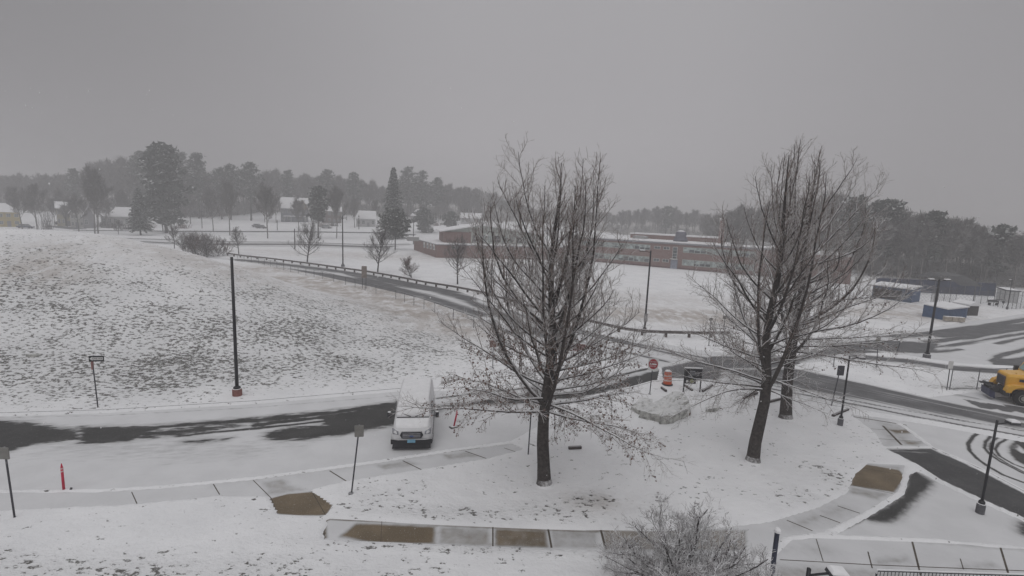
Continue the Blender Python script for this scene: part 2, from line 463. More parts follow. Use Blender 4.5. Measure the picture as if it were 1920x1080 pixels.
woodfloor = ss((YF - np.interp(960 + 930 * XF / np.maximum(YF, 1), [380, 500, 900, 1050, 1300, 1360, 1560, 1640, 1920], [246, 292, 292, 290, 285, 172, 150, 122, 106]) + 3) / 6)
dirt = np.maximum(dirt, woodfloor * .85); tuft = np.maximum(tuft, woodfloor * .8)
link('ground', raw_mesh('ground', np.stack([XF, YF, Z], 1), [grid_faces(len(gx), len(gy))], M_LAWN, True, attrs={'tuft': tuft, 'dirt': np.clip(dirt * 1.35, 0, 1)}), kind='structure')

def sheet(name, poly, z, step, mat, barefn=None, thick=0.0, extra=None):
    """polygon filled with a fine grid whose rim is snapped onto the outline; skirt goes down by thick"""
    lo, hi = poly.min(0), poly.max(0)
    xs = np.arange(lo[0] - step, hi[0] + step * 2, step); ys = np.arange(lo[1] - step, hi[1] + step * 2, step)
    if name in STEPY: ys = STEPY[name](lo[1], hi[1])
    Xs, Ys = np.meshgrid(xs, ys); nx, ny = len(xs), len(ys)
    xf, yf = Xs.ravel().copy(), Ys.ravel().copy()
    F = grid_faces(nx, ny)
    cx, cy = xf[F].mean(1), yf[F].mean(1)
    keep = sdf(cx, cy, poly) > 0
    F = F[keep]
    used, inv = np.unique(F, return_inverse=True); F = inv.reshape(F.shape)
    xf, yf = xf[used], yf[used]
    # rim vertices = vertices of edges used once
    E = np.concatenate([F[:, [0, 1]], F[:, [1, 2]], F[:, [2, 3]], F[:, [3, 0]]])
    Es = np.sort(E, 1); _, idx, cnt = np.unique(Es, axis=0, return_index=True, return_counts=True)
    rimE = E[idx[cnt == 1]]; rim = np.unique(rimE)
    best = np.full(len(rim), 1e9); bx, by = xf[rim].copy(), yf[rim].copy(); rx, ry = xf[rim], yf[rim]; qx, qy = rx.copy(), ry.copy()
    for i in range(len(poly)):
        a = poly[i]; b = poly[(i + 1) % len(poly)]; e = b - a; L2 = e @ e + 1e-12
        t = np.clip(((rx - a[0]) * e[0] + (ry - a[1]) * e[1]) / L2, 0, 1); px, py = a[0] + t * e[0], a[1] + t * e[1]
        d = np.hypot(rx - px, ry - py); m = d < best; best[m] = d[m]; qx[m] = px[m]; qy[m] = py[m]
    xf[rim], yf[rim] = qx, qy
    n = len(xf); bare = barefn(xf, yf) if barefn else np.zeros(n)
    V = np.stack([xf, yf, np.full(n, z)], 1); FF = [F]
    if thick:
        m = {int(v): n + i for i, v in enumerate(rim)}
        V = np.concatenate([V, np.stack([xf[rim], yf[rim], np.full(len(rim), z - thick)], 1)])
        bare = np.concatenate([bare, bare[rim]])
        FF.append(np.array([(a, m[int(a)], m[int(b)], b) for a, b in rimE]))
    return link(name, raw_mesh(name, V, FF, mat, False, attrs={'bare': np.clip(bare, 0, 1)}), kind='structure')
STEPY = {'road': lambda a, b: axis_pts(a, b, a, a + 8, .16, 1.006), 'driveway': lambda a, b: np.arange(a, b + .2, .13),
         'far_street': lambda a, b: np.arange(a, b + 2, .9)}
# patches: ('p', polygon px, softness m, strength) or ('l', polyline px, half width m, softness m, strength)
def field(lst, k=1.0):
    W_ = [(a[0], GL(a[1]), *a[2:]) for a in lst]
    def fn(x, y):
        out = np.zeros(x.shape)
        for a in W_:
            if a[0] == 'p': v = .5 + .5 * np.clip(sdf(x, y, a[1]) / (a[2] * k), -1, 1); v = v * a[3]
            elif a[0] == 'l': v = (.5 + .5 * np.clip((a[2] - sline(x, y, a[1])) / a[3], -1, 1)) * a[4]
            else: v = 0
            if a[0] == 's': out = out * (1 - np.clip(.5 + .5 * sdf(x, y, a[1]) / a[2], 0, 1) * a[3])
            elif a[0] == 'sl': out = out * (1 - np.clip(.5 + .5 * (a[2] - sline(x, y, a[1])) / a[3], 0, 1) * a[4])
            else: out = np.maximum(out, v)
        return out
    return fn
ASPH = ((.024, .024, .024), (.058, .057, .055))
M_ROAD = mat_paved('snowy_asphalt', *ASPH, edge=.10, amp=.85, sc=2.6, stretch=(.45, 1.7, 1), rot=math.radians(14))
M_ROADFAR = mat_paved('tracked_asphalt', (.075, .075, .077), (.14, .14, .145), edge=.16, amp=1.1, sc=1.3, stretch=(.16, 2.0, 1), rot=math.radians(-41))
M_LOT = mat_paved('tracked_lot', (.07, .07, .072), (.13, .13, .135), edge=.12, amp=1.1, sc=.9, stretch=(.2, 1.8, 1), rot=math.radians(29))
M_CONC = mat_paved('snowy_concrete', (.105, .078, .048), (.185, .145, .095), edge=.20, amp=.34, sc=2.4, snowc=(.66, .662, .672))
# left driveway and the van's lot
fd = field([
 ('p', [(-260, 788), (0, 790), (60, 793), (110, 803), (145, 806), (150, 822), (130, 826), (60, 833), (20, 845), (-60, 850), (-260, 850)], .35, 1.0),
 ('p', [(150, 800), (260, 800), (380, 791), (480, 783), (620, 770), (745, 753), (748, 760), (620, 778), (480, 792), (400, 797), (300, 803), (262, 818), (250, 826), (180, 832), (150, 831)], .30, 1.0),
 ('p', [(255, 808), (330, 801), (440, 793), (480, 797), (380, 812), (300, 822), (250, 826)], .3, .75),
 ('p', [(600, 780), (748, 757), (745, 795), (690, 806), (640, 815), (590, 822), (530, 826), (500, 822), (498, 813), (540, 802), (610, 797)], .35, 1.0),
 ('l', [(330, 818), (400, 811), (480, 803), (560, 795), (640, 786)], .12, .18, .95),
 ('l', [(480, 797), (560, 787), (620, 781)], .25, .25, .9),
 ('p', [(340, 824), (400, 821), (436, 821), (420, 827), (370, 833), (335, 834)], .30, .78),
 ('p', [(820, 762), (900, 752), (960, 744), (1010, 736), (1020, 752), (930, 760), (900, 757), (820, 770)], .35, .95),
 ('l', [(820, 747), (905, 736), (990, 728)], .12, .2, .8),
 ('l', [(1035, 745), (1100, 737), (1180, 718)], .5, .5, .8),
 ('p', [(1150, 720), (1180, 708), (1245, 692), (1245, 714), (1225, 716), (1180, 726)], .3, 1.0),
 ('l', [(1125, 711), (1170, 702), (1220, 690)], .18, .2, .8),
 ('l', [(-200, 786), (0, 783), (200, 779), (480, 764), (745, 742)], .04, .07, .62),
 ('p', [(140, 826), (300, 832), (420, 838), (560, 828), (480, 850), (300, 858), (150, 850), (60, 850)], .8, .42),
], 2.0)
sheet('driveway', POLY['driveway'], 0.0, .15, M_ROAD, fd)
fr = field([
 ('p', [(430, 488), (505, 496), (570, 510), (650, 528), (700, 538), (700, 533), (640, 522), (560, 507), (470, 492), (430, 487)], .6, .95),
 ('p', [(680, 530), (730, 541), (800, 562), (850, 580), (930, 612), (960, 625), (960, 636), (900, 606), (830, 580), (760, 560), (690, 543)], .5, 1.0),
 ('p', [(640, 512), (690, 520), (760, 528), (830, 540), (870, 550), (830, 549), (760, 540), (690, 530)], .6, .9),
 ('l', [(500, 500), (600, 513), (700, 530), (800, 556), (900, 590)], 1.0, 1.2, .95),
 ('l', [(450, 487), (550, 498), (650, 511), (760, 528), (880, 560)], 1.3, 1.2, .92), ('sl', [(500, 497), (600, 510), (700, 524), (800, 548)], .25, .5, .6),
 ('l', [(850, 552), (950, 595), (1000, 620), (1060, 645)], 1.0, .8, .75),
 ('l', [(900, 560), (1000, 600), (1080, 618), (1200, 650), (1300, 673)], .35, .4, .85),
 ('l', [(1000, 600), (1100, 628), (1220, 655), (1340, 683)], .25, .3, .9),
 ('l', [(1060, 612), (1180, 642), (1290, 665), (1420, 690)], .22, .3, .9),
 ('l', [(1040, 630), (1150, 655), (1250, 678)], .25, .4, .8),
 ('p', [(1236, 691), (1300, 678), (1340, 668), (1440, 670), (1500, 672), (1500, 683), (1440, 690), (1360, 690), (1345, 712), (1300, 711), (1262, 709), (1238, 713)], .35, 1.0),
 ('p', [(1440, 674), (1500, 668), (1560, 652), (1640, 637), (1700, 632), (1702, 655), (1640, 662), (1560, 664), (1490, 680), (1440, 688)], .5, .9),
 ('l', [(1610, 669), (1700, 677), (1790, 690), (1920, 700), (2150, 714)], .75, .5, .95),
 ('p', [(1340, 690), (1420, 692), (1490, 690), (1560, 706), (1640, 724), (1720, 742), (1920, 786), (1920, 806), (1760, 778), (1640, 755), (1560, 742), (1470, 724), (1380, 706)], .5, .62),
 ('l', [(1400, 700), (1500, 717), (1640, 744), (1760, 768), (1920, 798)], .45, .4, 1.0),
 ('l', [(1440, 692), (1540, 706), (1640, 727), (1740, 750), (1860, 775), (2050, 810)], .35, .3, 1.0),
 ('l', [(1345, 714), (1440, 728), (1560, 750), (1700, 778), (1800, 797), (1960, 825)], .14, .14, .9),
 ('l', [(1380, 712), (1470, 727), (1600, 752), (1700, 770), (1800, 788), (1960, 815)], .10, .12, .8),
 ('p', [(1806, 748), (1830, 753), (1874, 764), (1862, 768), (1840, 765), (1822, 757)], .12, 1.0),
 ('p', [(1846, 755), (1875, 760), (1905, 770), (1896, 773), (1880, 771), (1862, 763)], .12, 1.0),
 ('p', [(1880, 758), (1920, 764), (1960, 775), (1930, 778), (1895, 768)], .15, 1.0),
 ('l', [(1790, 740), (1830, 748)], .3, .4, .55),
])
sheet('road', POLY['road'], 0.004, .22, M_ROADFAR, fr)
fl_ = field([
 ('p', [(1560, 645), (1640, 638), (1700, 640), (1760, 645), (1750, 660), (1690, 662), (1640, 656), (1560, 655)], .5, 1.0),
 ('l', [(1640, 632), (1720, 626), (1820, 613), (1960, 592)], .35, .4, .85),
 ('l', [(1680, 632), (1780, 622), (1850, 612), (1980, 590)], .7, .6, .95),
 ('l', [(1760, 630), (1850, 620), (1960, 604)], .9, .7, .9),
 ('l', [(1740, 642), (1820, 632), (1880, 622), (1960, 610)], .5, .5, .95),
 ('l', [(1740, 652), (1790, 647), (1850, 637), (1920, 625), (2000, 612)], .35, .5, .85),
 ('l', [(1700, 660), (1760, 660), (1800, 655)], .35, .4, .9),
 ('l', [(1870, 645), (1900, 637), (1990, 620)], .3, .4, .8),
 ('p', [(1856, 680), (1870, 673), (1900, 672), (1930, 668), (1990, 672), (1990, 690), (1920, 688), (1870, 688)], .4, 1.0),
 ('l', [(1860, 678), (1872, 668), (1900, 660), (1960, 645)], .3, .3, .9),
])
sheet('parking_lot', POLY['parking_lot'], 0.008, .25, M_LOT, fl_)
fp = field([
 ('l', [(2000, 790), (1920, 793), (1880, 797), (1845, 805), (1825, 818), (1815, 832), (1818, 845), (1832, 860), (1852, 874), (1880, 890), (1920, 905), (2000, 930)], .10, .09, .80),
 ('l', [(2000, 799), (1920, 803), (1885, 807), (1860, 816), (1848, 828), (1846, 840), (1856, 852), (1875, 865), (1920, 888), (2000, 915)], .09, .09, .78),
 ('l', [(2000, 805), (1920, 809), (1890, 813), (1868, 822), (1857, 832), (1856, 843), (1868, 856), (1890, 870), (1930, 890)], .07, .08, .75),
 ('l', [(2000, 812), (1920, 816), (1890, 822), (1872, 832), (1866, 842), (1874, 855), (1900, 870), (1940, 885)], .08, .08, .78),
 ('p', [(2050, 815), (1925, 818), (1905, 825), (1893, 838), (1894, 850), (1905, 863), (1930, 876), (2050, 900)], .25, 1.0),
 ('s', [(1910, 834), (1920, 843), (1932, 852), (1915, 850), (1904, 842)], .2, 1.0),
 ('p', [(1706, 876), (1748, 903), (1742, 915), (1720, 935), (1700, 955), (1685, 972), (1660, 980), (1630, 976), (1616, 972), (1660, 950), (1690, 928), (1698, 905)], .45, .95),
 ('l', [(1625, 968), (1590, 985), (1548, 1001)], .10, .12, .95),
 ('l', [(1545, 1003), (1620, 970), (1692, 925), (1702, 880)], .05, .08, .7),
 ('p', [(1898, 975), (1930, 972), (2000, 990), (2000, 1015), (1920, 1008), (1895, 995)], .3, .6),
 ('l', [(1715, 815), (1745, 837)], .05, .1, .8),
])
sheet('plaza', POLY['plaza'], 0.0, .085, mat_paved('tracked_snow', *ASPH, edge=.16, amp=.42, sc=3.2), fp)
sheet('asphalt_path', PATH, 0.05, .12, mat_paved('damp_asphalt', (.034, .034, .035), (.075, .075, .076), edge=.16, amp=.55, sc=1.6, stretch=(.8, 2.4, 1)),
      field([('p', [(1662, 844), (1745, 843), (1800, 867), (1860, 896), (1920, 928), (2040, 988), (2010, 1011), (1920, 973), (1850, 942), (1765, 902), (1715, 870)], .14, .84), ('sl', [(1680, 847), (1760, 852)], .12, .3, .5), ('sl', [(1740, 868), (1800, 880)], .1, .3, .3)]), thick=.12)
M_JOINT = pm('dark_joint', (.09, .075, .06), .9)
fw_ = field([
 ('p', [(506, 938), (540, 929), (585, 925), (607, 937), (622, 950), (612, 968), (560, 969), (520, 966)], .10, 1.0),
 ('p', [(500, 935), (484, 905), (530, 897), (560, 915), (585, 922), (520, 932)], .25, .40),
 ('l', [(400, 912), (480, 902), (700, 872), (960, 835)], .25, .5, .32),
 ('p', [(690, 873), (770, 864), (800, 872), (720, 886)], .2, .38), ('p', [(820, 853), (880, 847), (905, 858), (840, 866)], .2, .40),
])
ff_ = field([
 ('p', [(668, 985), (815, 991), (813, 1022), (700, 1020), (640, 1008)], .22, 1.0),
 ('p', [(820, 988), (920, 991), (922, 1028), (820, 1024)], .15, .44), ('l', [(840, 1020), (920, 1024)], .12, .25, .6),
 ('p', [(926, 993), (1026, 996), (1030, 1031), (926, 1028)], .12, .62),
 ('p', [(1030, 993), (1120, 997), (1124, 1033), (1032, 1031)], .12, .38), ('l', [(1035, 996), (1120, 999)], .06, .12, .8),
 ('p', [(1128, 995), (1400, 995), (1400, 1036), (1132, 1036)], .12, .52),
 ('l', [(612, 976), (820, 987), (1000, 995), (1150, 998)], .04, .08, .8),
 ('p', [(1600, 893), (1622, 873), (1686, 884), (1696, 897), (1676, 925), (1595, 912)], .15, 1.0),
 ('p', [(1590, 912), (1672, 928), (1650, 942), (1585, 928)], .2, .42), ('p', [(1622, 870), (1696, 876), (1690, 888), (1620, 876)], .15, .35),
 ('l', [(1580, 955), (1480, 992)], .5, .5, .36), ('p', [(606, 974), (612, 974), (614, 1012), (600, 1015)], .10, .8),
])
for nm, fn in (('sidewalk', fw_), ('footpath', ff_),
               ('entrance_walk', field([('p', [(1640, 1050), (1700, 1045), (1712, 1060), (1640, 1062)], .3, .55), ('p', [(1800, 1062), (1860, 1055), (1880, 1070), (1800, 1070)], .3, .5), ('p', [(1442, 1056), (1920, 1078), (1920, 1120), (1442, 1090)], .3, .38), ('p', [(1450, 1020), (1560, 1018), (1580, 1050), (1450, 1045)], .4, .30), ('l', [(1715, 1018), (1920, 1034)], .08, .15, .45)])),
               ('corner_walk', field([('p', [(1660, 806), (1700, 806), (1712, 815), (1680, 816)], .3, .7), ('p', [(1690, 826), (1735, 832), (1720, 838), (1695, 836)], .3, .6), ('p', [(1640, 790), (1700, 800), (1715, 835), (1660, 838)], .4, .36)]))):
    sheet(nm, WALKS[nm], .055 if nm != 'entrance_walk' else .05, .09, M_CONC, fn, thick=.12)
# joints and slab edges laid into the walks: ribbons joined into one mesh per walk, children of it
def ribbons(lst, z, name, parent):
    mb = MB()
    for pts, w in lst:
        P = GL(pts)
        for a, b in zip(P[:-1], P[1:]):
            e = (b - a) / (np.hypot(*(b - a)) + 1e-9); nrm = np.array([-e[1], e[0]]) * w / 2
            mb.add([(*(a + nrm), z), (*(b + nrm), z), (*(b - nrm), z), (*(a - nrm), z)], [(0, 1, 2, 3)])
    return mb.build(name, M_JOINT, parent)
obs = bpy.data.objects
ribbons([([(247, 925), (257, 947)], .03), ([(400, 910), (412, 930)], .035), ([(475, 903), (508, 936)], .03), ([(508, 936), (521, 967)], .03), ([(585, 924), (610, 968)], .03), ([(618, 885), (650, 905)], .05), ([(755, 866), (790, 883)], .05), ([(872, 848), (912, 862)], .05), ([(945, 842), (975, 852)], .04),
         ([(0, 925), (180, 924), (300, 917), (400, 908)], .02), ([(480, 901), (560, 890)], .02), ([(830, 851), (900, 842)], .025)], .059, 'expansion_joint', obs['sidewalk'])
ribbons([([(716, 980), (714, 1020)], .02), ([(924, 989), (924, 1029)], .05), ([(1027, 991), (1034, 1030)], .07), ([(1126, 995), (1136, 1034)], .08), ([(606, 976), (606, 1014)], .10), ([(1570, 951), (1612, 965)], .05), ([(1537, 969), (1575, 983)], .05), ([(1475, 978), (1523, 998)], .05), ([(1598, 912), (1674, 928)], .03), ([(1618, 880), (1690, 892)], .03)], .059, 'expansion_joint', obs['footpath'])
ribbons([([(1530, 1013), (1543, 1055)], .03), ([(1627, 1037), (1635, 1068)], .04), ([(1710, 1018), (1722, 1066)], .06), ([(1722, 1066), (1726, 1082)], .05), ([(1800, 1050), (1806, 1070)], .03), ([(1875, 1028), (1890, 1078)], .06), ([(1462, 1052), (1640, 1062), (1920, 1073), (2100, 1080)], .035)], .054, 'expansion_joint', obs['entrance_walk'])
ribbons([([(1655, 800), (1690, 836)], .12), ([(1620, 805), (1708, 811)], .03), ([(1600, 783), (1700, 799)], .10), ([(1640, 824), (1728, 830)], .03)], .059, 'expansion_joint', obs['corner_walk'])
sheet('far_street', FARST, .16, 1.2, M_ROADFAR, field([
 ('l', [(100, 444), (230, 448), (340, 451), (450, 454.5), (560, 455), (700, 460), (765, 459)], 1.2, 1.2, .85), ('l', [(400, 459), (560, 459), (700, 464), (760, 464)], 3.2, 2.0, .9), ('l', [(265, 454), (320, 457)], 1.5, 1.5, 1.0)]))
def strip(name, pts, w, z, m):
    mb = MB(); P = [GT(*p) for p in pts]
    for a, b in zip(P[:-1], P[1:]):
        mb.hexa([(a[0], a[1] - w / 2, a[2] - .3), (b[0], b[1] - w / 2, b[2] - .3), (b[0], b[1] + w / 2, b[2] - .3), (a[0], a[1] + w / 2, a[2] - .3)], [(a[0], a[1] - w / 2, a[2] + z), (b[0], b[1] - w / 2, b[2] + z), (b[0], b[1] + w / 2, b[2] + z), (a[0], a[1] + w / 2, a[2] + z)])
    return mb.build(name, m, kind='structure')
strip('house_street', [(150, 432), (250, 433), (400, 434), (560, 434), (700, 436), (780, 440)], 5.5, .10, pm('thawed_street', (.12, .12, .13), .7))
strip('side_street', [(96, 424), (150, 430)], 6, .12, pm('thawed_street', (.12, .12, .13), .7))
# kerbs: low granite edge with a snow cap along the lot and drive
M_KERB = pm('granite_kerb', (.34, .34, .35), .8, .3, 6, snow=.9, lo=-.1, hi=.35)
def kerb(pts, w=.14, z=.13):
    mb = MB(); P = GL(pts)
    for a, b in zip(P[:-1], P[1:]):
        e = (b - a) / np.hypot(*(b - a)); nrm = np.array([-e[1], e[0]]) * w / 2
        a0, a1, b0, b1 = a + nrm, a - nrm, b + nrm, b - nrm
        mb.hexa([(*a1, -.1), (*b1, -.1), (*b0, -.1), (*a0, -.1)], [(*a1, z), (*b1, z), (*b0, z), (*a0, z)])
    mb.build('kerb', M_KERB, kind='structure')
kerb([(-260, 773), (0, 777), (200, 771), (480, 754), (745, 731), (905, 729), (1000, 719), (1100, 703), (1190, 686)])
kerb([(1060, 759), (1120, 744), (1180, 730), (1225, 717), (1300, 714), (1345, 717), (1440, 736), (1520, 754), (1600, 770)])
kerb([(1744, 840), (1800, 863), (1860, 891), (1920, 923), (2030, 978)], .12, .09)
# ================================================================ TREES
class TB:
    """bundles of tapered tubes, built in one go"""
    def __init__(s): s.g = {}
    def add(s, P, r0, r1, n):
        s.g.setdefault((len(P), n), []).append((P, r0, r1))
    def arrays(s):
        V = []; F = []; off = 0
        for (k, n), L in s.g.items():
            P = np.array([a[0] for a in L]); R0 = np.array([a[1] for a in L])[:, None]; R1 = np.array([a[2] for a in L])[:, None]
            t = np.linspace(0, 1, k)[None]; R = R0 * (1 - t) + R1 * t
            T = np.gradient(P, axis=1); T /= np.linalg.norm(T, axis=2, keepdims=True) + 1e-9
            ref = np.where(np.abs(T[..., 2:3]) < .9, np.array([0, 0, 1.0]), np.array([1.0, 0, 0]))
            A = np.cross(T, ref); A /= np.linalg.norm(A, axis=2, keepdims=True) + 1e-9; B = np.cross(A, T)
            q = np.arange(n) * 2 * math.pi / n
            v = P[:, :, None, :] + R[:, :, None, None] * (np.cos(q)[None, None, :, None] * A[:, :, None, :] + np.sin(q)[None, None, :, None] * B[:, :, None, :])
            M_ = len(L); V.append(v.reshape(-1, 3))
            m, i, j = np.meshgrid(np.arange(M_), np.arange(k - 1), np.arange(n), indexing='ij')
            a = off + m * k * n + i * n + j; b = off + m * k * n + i * n + (j + 1) % n
            F.append(np.stack([a, b, b + n, a + n], -1).reshape(-1, 4)); off += M_ * k * n
        return np.concatenate(V), np.concatenate(F)
    def mesh(s, name, mat, smooth=True):
        V, F = s.arrays(); return raw_mesh(name, V, [F], mat, smooth)
def nrm(v): return v / (np.linalg.norm(v) + 1e-9)
def grow(p, d, L, n, trop, wob, rg):
    """polyline from p along d, bending towards trop (vector)"""
    P = [np.array(p, float)]; d = nrm(np.array(d, float)); st = L / (n - 1)
    for i in range(n - 1):
        d = nrm(d + trop / (n - 1) + rg.normal(0, wob, 3)); P.append(P[-1] + d * st)
    return np.array(P)
def at_t(P, t):
    x = t * (len(P) - 1); i = min(int(x), len(P) - 2); f = x - i
    return P[i] * (1 - f) + P[i + 1] * f, nrm(P[i + 1] - P[i])
def perp(d, rg, up=0.0):
    v = rg.normal(0, 1, 3) + np.array([0, 0, up]); v = v - d * (v @ d)
    return nrm(v)
M_BARK = pm('oak_bark', (.050, .043, .040), .9, .45, 9, snow=.9, bump=.6, lo=.15, hi=.6)
M_TWIG = pm('oak_twig', (.17, .135, .118), .9, .35, 9, snow=.9, lo=.05, hi=.5)
M_LEAF = pm('withered_leaf', (.13, .075, .055), .9, .4, 6, snow=.55, lo=.7, hi=1.0)
def leaves_mesh(name, pts, size, m, rg):
    pts = np.array(pts); n = len(pts); d = rg.normal(0, 1, (n, 3)); d /= np.linalg.norm(d, axis=1, keepdims=True)
    e = np.cross(d, rg.normal(0, 1, (n, 3))); e /= np.linalg.norm(e, axis=1, keepdims=True) + 1e-9
    sz = size * rg.uniform(.6, 1.3, (n, 1)); f = np.cross(d, e)
    V = np.stack([pts, pts + d * sz * .5 + e * sz * .35 + f * sz * .12, pts + d * sz, pts + d * sz * .5 - e * sz * .35 + f * sz * .12], 1).reshape(-1, 3)
    return raw_mesh(name, V, [np.arange(n * 4).reshape(-1, 4)], m, False)
def oak(px, py, top, seed, label, spread=4.6, upspread=2.9, rt=.30, forks=6, left=1.0, right=1.0, low=2.7, leafy=1.0, dens=1.0, lean=(0, 0)):
    rg = np.random.default_rng(seed); x, y, z = GT(px, py); Ht = hgt(x, y, top) - z
    root = empty('oak_tree', (x, y, z - .05), label=label, cat='tree', group='large bare oaks on the island')
    tr, cr_ = TB(), TB(); leafp = []
    nseg = 14
    T = np.array([[lean[0] * (i / nseg) ** 1.5 * Ht + .10 * math.sin(i * .9 + seed), lean[1] * i / nseg * Ht + .08 * math.sin(i * 1.3), Ht * .92 * i / nseg] for i in range(nseg + 1)])
    def rad(t): return rt * (1 - t) ** .9 * .98 + .012
    fl = [(1.38, 0), (1.12, .05), (1.0, .12), (.93, .5)]
    for i in range(nseg):
        t0, t1 = i / nseg, (i + 1) / nseg
        if i == 0:
            pr = [(0, 1.5), (.10, 1.25), (.3, 1.06), (.75, 1.0)]; pts = [T[0] + (T[1] - T[0]) * q / .95 for q, _ in pr[:-1]] + [T[1]]
            rr_ = [rt * q for _, q in pr[:-1]] + [rad(t1)]
            for q in range(3): tr.add(np.array([pts[q], pts[q + 1]]), rr_[q], rr_[q + 1], 12)
        else: tr.add(np.array([T[i], T[i + 1]]), rad(t0), rad(t1), 12 if i < 6 else 8)
    L1 = []
    ga = rg.uniform(0, 6.28)
    # upright leaders
    for k in range(forks):
        t = .23 + .40 * (k / forks) + rg.uniform(-.02, .02); p, d = at_t(T, t); az = ga + k * 2.4 + rg.uniform(-.4, .4)
        out = np.array([math.cos(az), math.sin(az), 0.]); 
        q = .32 + .80 * ((k * .618 + .3) % 1); us = upspread * q; zt = Ht * (1.0 - .36 * q ** 2) * rg.uniform(.96, 1.0)
        tt = np.linspace(0, 1, 12); nzx = np.cumsum(rg.normal(0, .05, 12)) * tt; nzy = np.cumsum(rg.normal(0, .05, 12)) * tt
        hr = us * (1 - (1 - tt) ** 2.4) * (1 - .10 * tt); P = p[None] + np.stack([out[0] * hr + nzx, out[1] * hr + nzy, (zt - p[2]) * tt ** 1.06], 1)
        r = rad(t) * rg.uniform(.34, .48); tr.add(P, r, .010, 7); L1.append((P, r, 1, 2))
    L1.append((T[5:], rad(.4), 1, 2))
    # side limbs, low ones level or drooping, high ones rising
    nl = int(44 * dens)
    for k in range(nl):
        u = k / nl; h = low + (Ht * .70 - low) * u ** 1.6; t = h / (Ht * .92); p, d = at_t(T, t); az = ga + k * 2.399 + rg.uniform(-.3, .3)
        if u < .16 and math.sin(az) < -.45: az = -az
        if u < .6 and math.sin(az) < -.88: az += 1.0
        out = np.array([math.cos(az), math.sin(az), 0.]); side = right if out[0] > 0 else left
        side = 1 + (side - 1) * abs(out[0])
        Ls = spread * side * (rg.uniform(.75, 1.08)) * (1 - .34 * u) * (.86 if u < .08 else 1)
        elev = -.10 + 1.0 * u + rg.uniform(-.08, .08)
        P = grow(p, out * math.cos(elev) + np.array([0, 0, math.sin(elev)]), Ls, 9, np.array([0, 0, (-.10 if u < .18 else .30 + .55 * u)]), .085, rg)
        r = max(.020, min(rad(t) * .45, .016 + .009 * Ls)); tr.add(P, r, .009, 6); L1.append((P, r, 0, u))
    n2 = n3 = 0
    def twig(p, d, L, dz, lvl=0):
        a2 = rg.uniform(.5, 1.0); Q2 = grow(p, d * math.cos(a2) + perp(d, rg, .15) * math.sin(a2), L, 4, np.array([0, 0, dz]), .14, rg); cr_.add(Q2, .0068, .0042, 3)
        if rg.random() < .6:
            p3, d3 = at_t(Q2, rg.uniform(.3, .8)); cr_.add(grow(p3, d3 * .75 + perp(d3, rg) * .65, L * .5, 3, np.array([0, 0, .1]), .1, rg), .0052, .0036, 3)
        return Q2
    for P, r, kind, u in L1:
        Lp = np.sum(np.linalg.norm(np.diff(P, axis=0), axis=1)); n = int(Lp * (2.9 if kind else 3.3) * dens)
        droop = (-.25 if (not kind and u < .3) else (.5 if kind else .35))
        for j in range(n):
            t = (.16 if not kind else .15) + .82 * (j + rg.uniform(0, 1)) / n
            if t > .99: continue
            p, d = at_t(P, t); s_ = perp(d, rg, .15 if u < .25 else .4)
            if not kind: s_ = nrm(s_ * np.array([1, 1, .5]) + np.array([0, 0, .0 if u < .2 else .12]))
            ang = rg.uniform(.45, .8) if kind else rg.uniform(.5, .9); dd = d * math.cos(ang) + s_ * math.sin(ang)
            L = max(.35, rg.uniform(.6, 1.2) * (1.9 if kind else 2.0) * (1 - .6 * t) * min(1, Lp / 4.2))
            Q = grow(p, dd, L, 7, np.array([0, 0, droop]), .11, rg); r2 = max(.011, r * .34 * (1 - .5 * t)); cr_.add(Q, r2, .007, 4)
            m = int(L * (8.0 if kind else 9.5) * dens) + 1
            for q_ in range(m):
                t2 = .15 + .85 * (q_ + rg.uniform(0, 1)) / m; p2, d2 = at_t(Q, min(t2, .999)); Q2 = twig(p2, d2, rg.uniform(.18, .62) * (1 - .3 * t2), droop * .5)
                if Q2[-1][2] < Ht * .46 and rg.random() < .55 * leafy and np.hypot(*Q2[-1][:2]) < spread * (.85 if u < .3 else .6):
                    for _ in range(3): leafp.append(at_t(Q2, rg.uniform(.3, .99))[0] + rg.normal(0, .03, 3))
        for j in range(int(Lp * (7.0 if kind else 4.5) * dens)):
            p, d = at_t(P, rg.uniform(.15, .99)); twig(p, d, rg.uniform(.2, .55), droop * .5)
    link('trunk', tr.mesh('trunk', M_BARK), root); link('twigs', cr_.mesh('twigs', M_TWIG), root)
    if leafp: link('withered_leaves', leaves_mesh('withered_leaves', leafp, .085, M_LEAF, rg), root)
    return root
oak(1017, 908, 244, 21, 'bare oak with brown leaves on its low limbs, nearest the white van', 5.9, 4.0, .27, 14, 1.08, .88, 3.2, 1.0, 1.05)
oak(1415, 866, 234, 5, 'bare snow dusted oak with the thicker leaning trunk, right of the boulder', 5.6, 2.9, .27, 10, 1.10, .7, 3.5, .05, .9)
oak(1470, 785, 233, 8, 'bare snow dusted oak standing behind the other trunk, nearest the pedestrian lamp', 6.6, 3.4, .31, 13, .75, 1.12, 3.6, .35, .95)

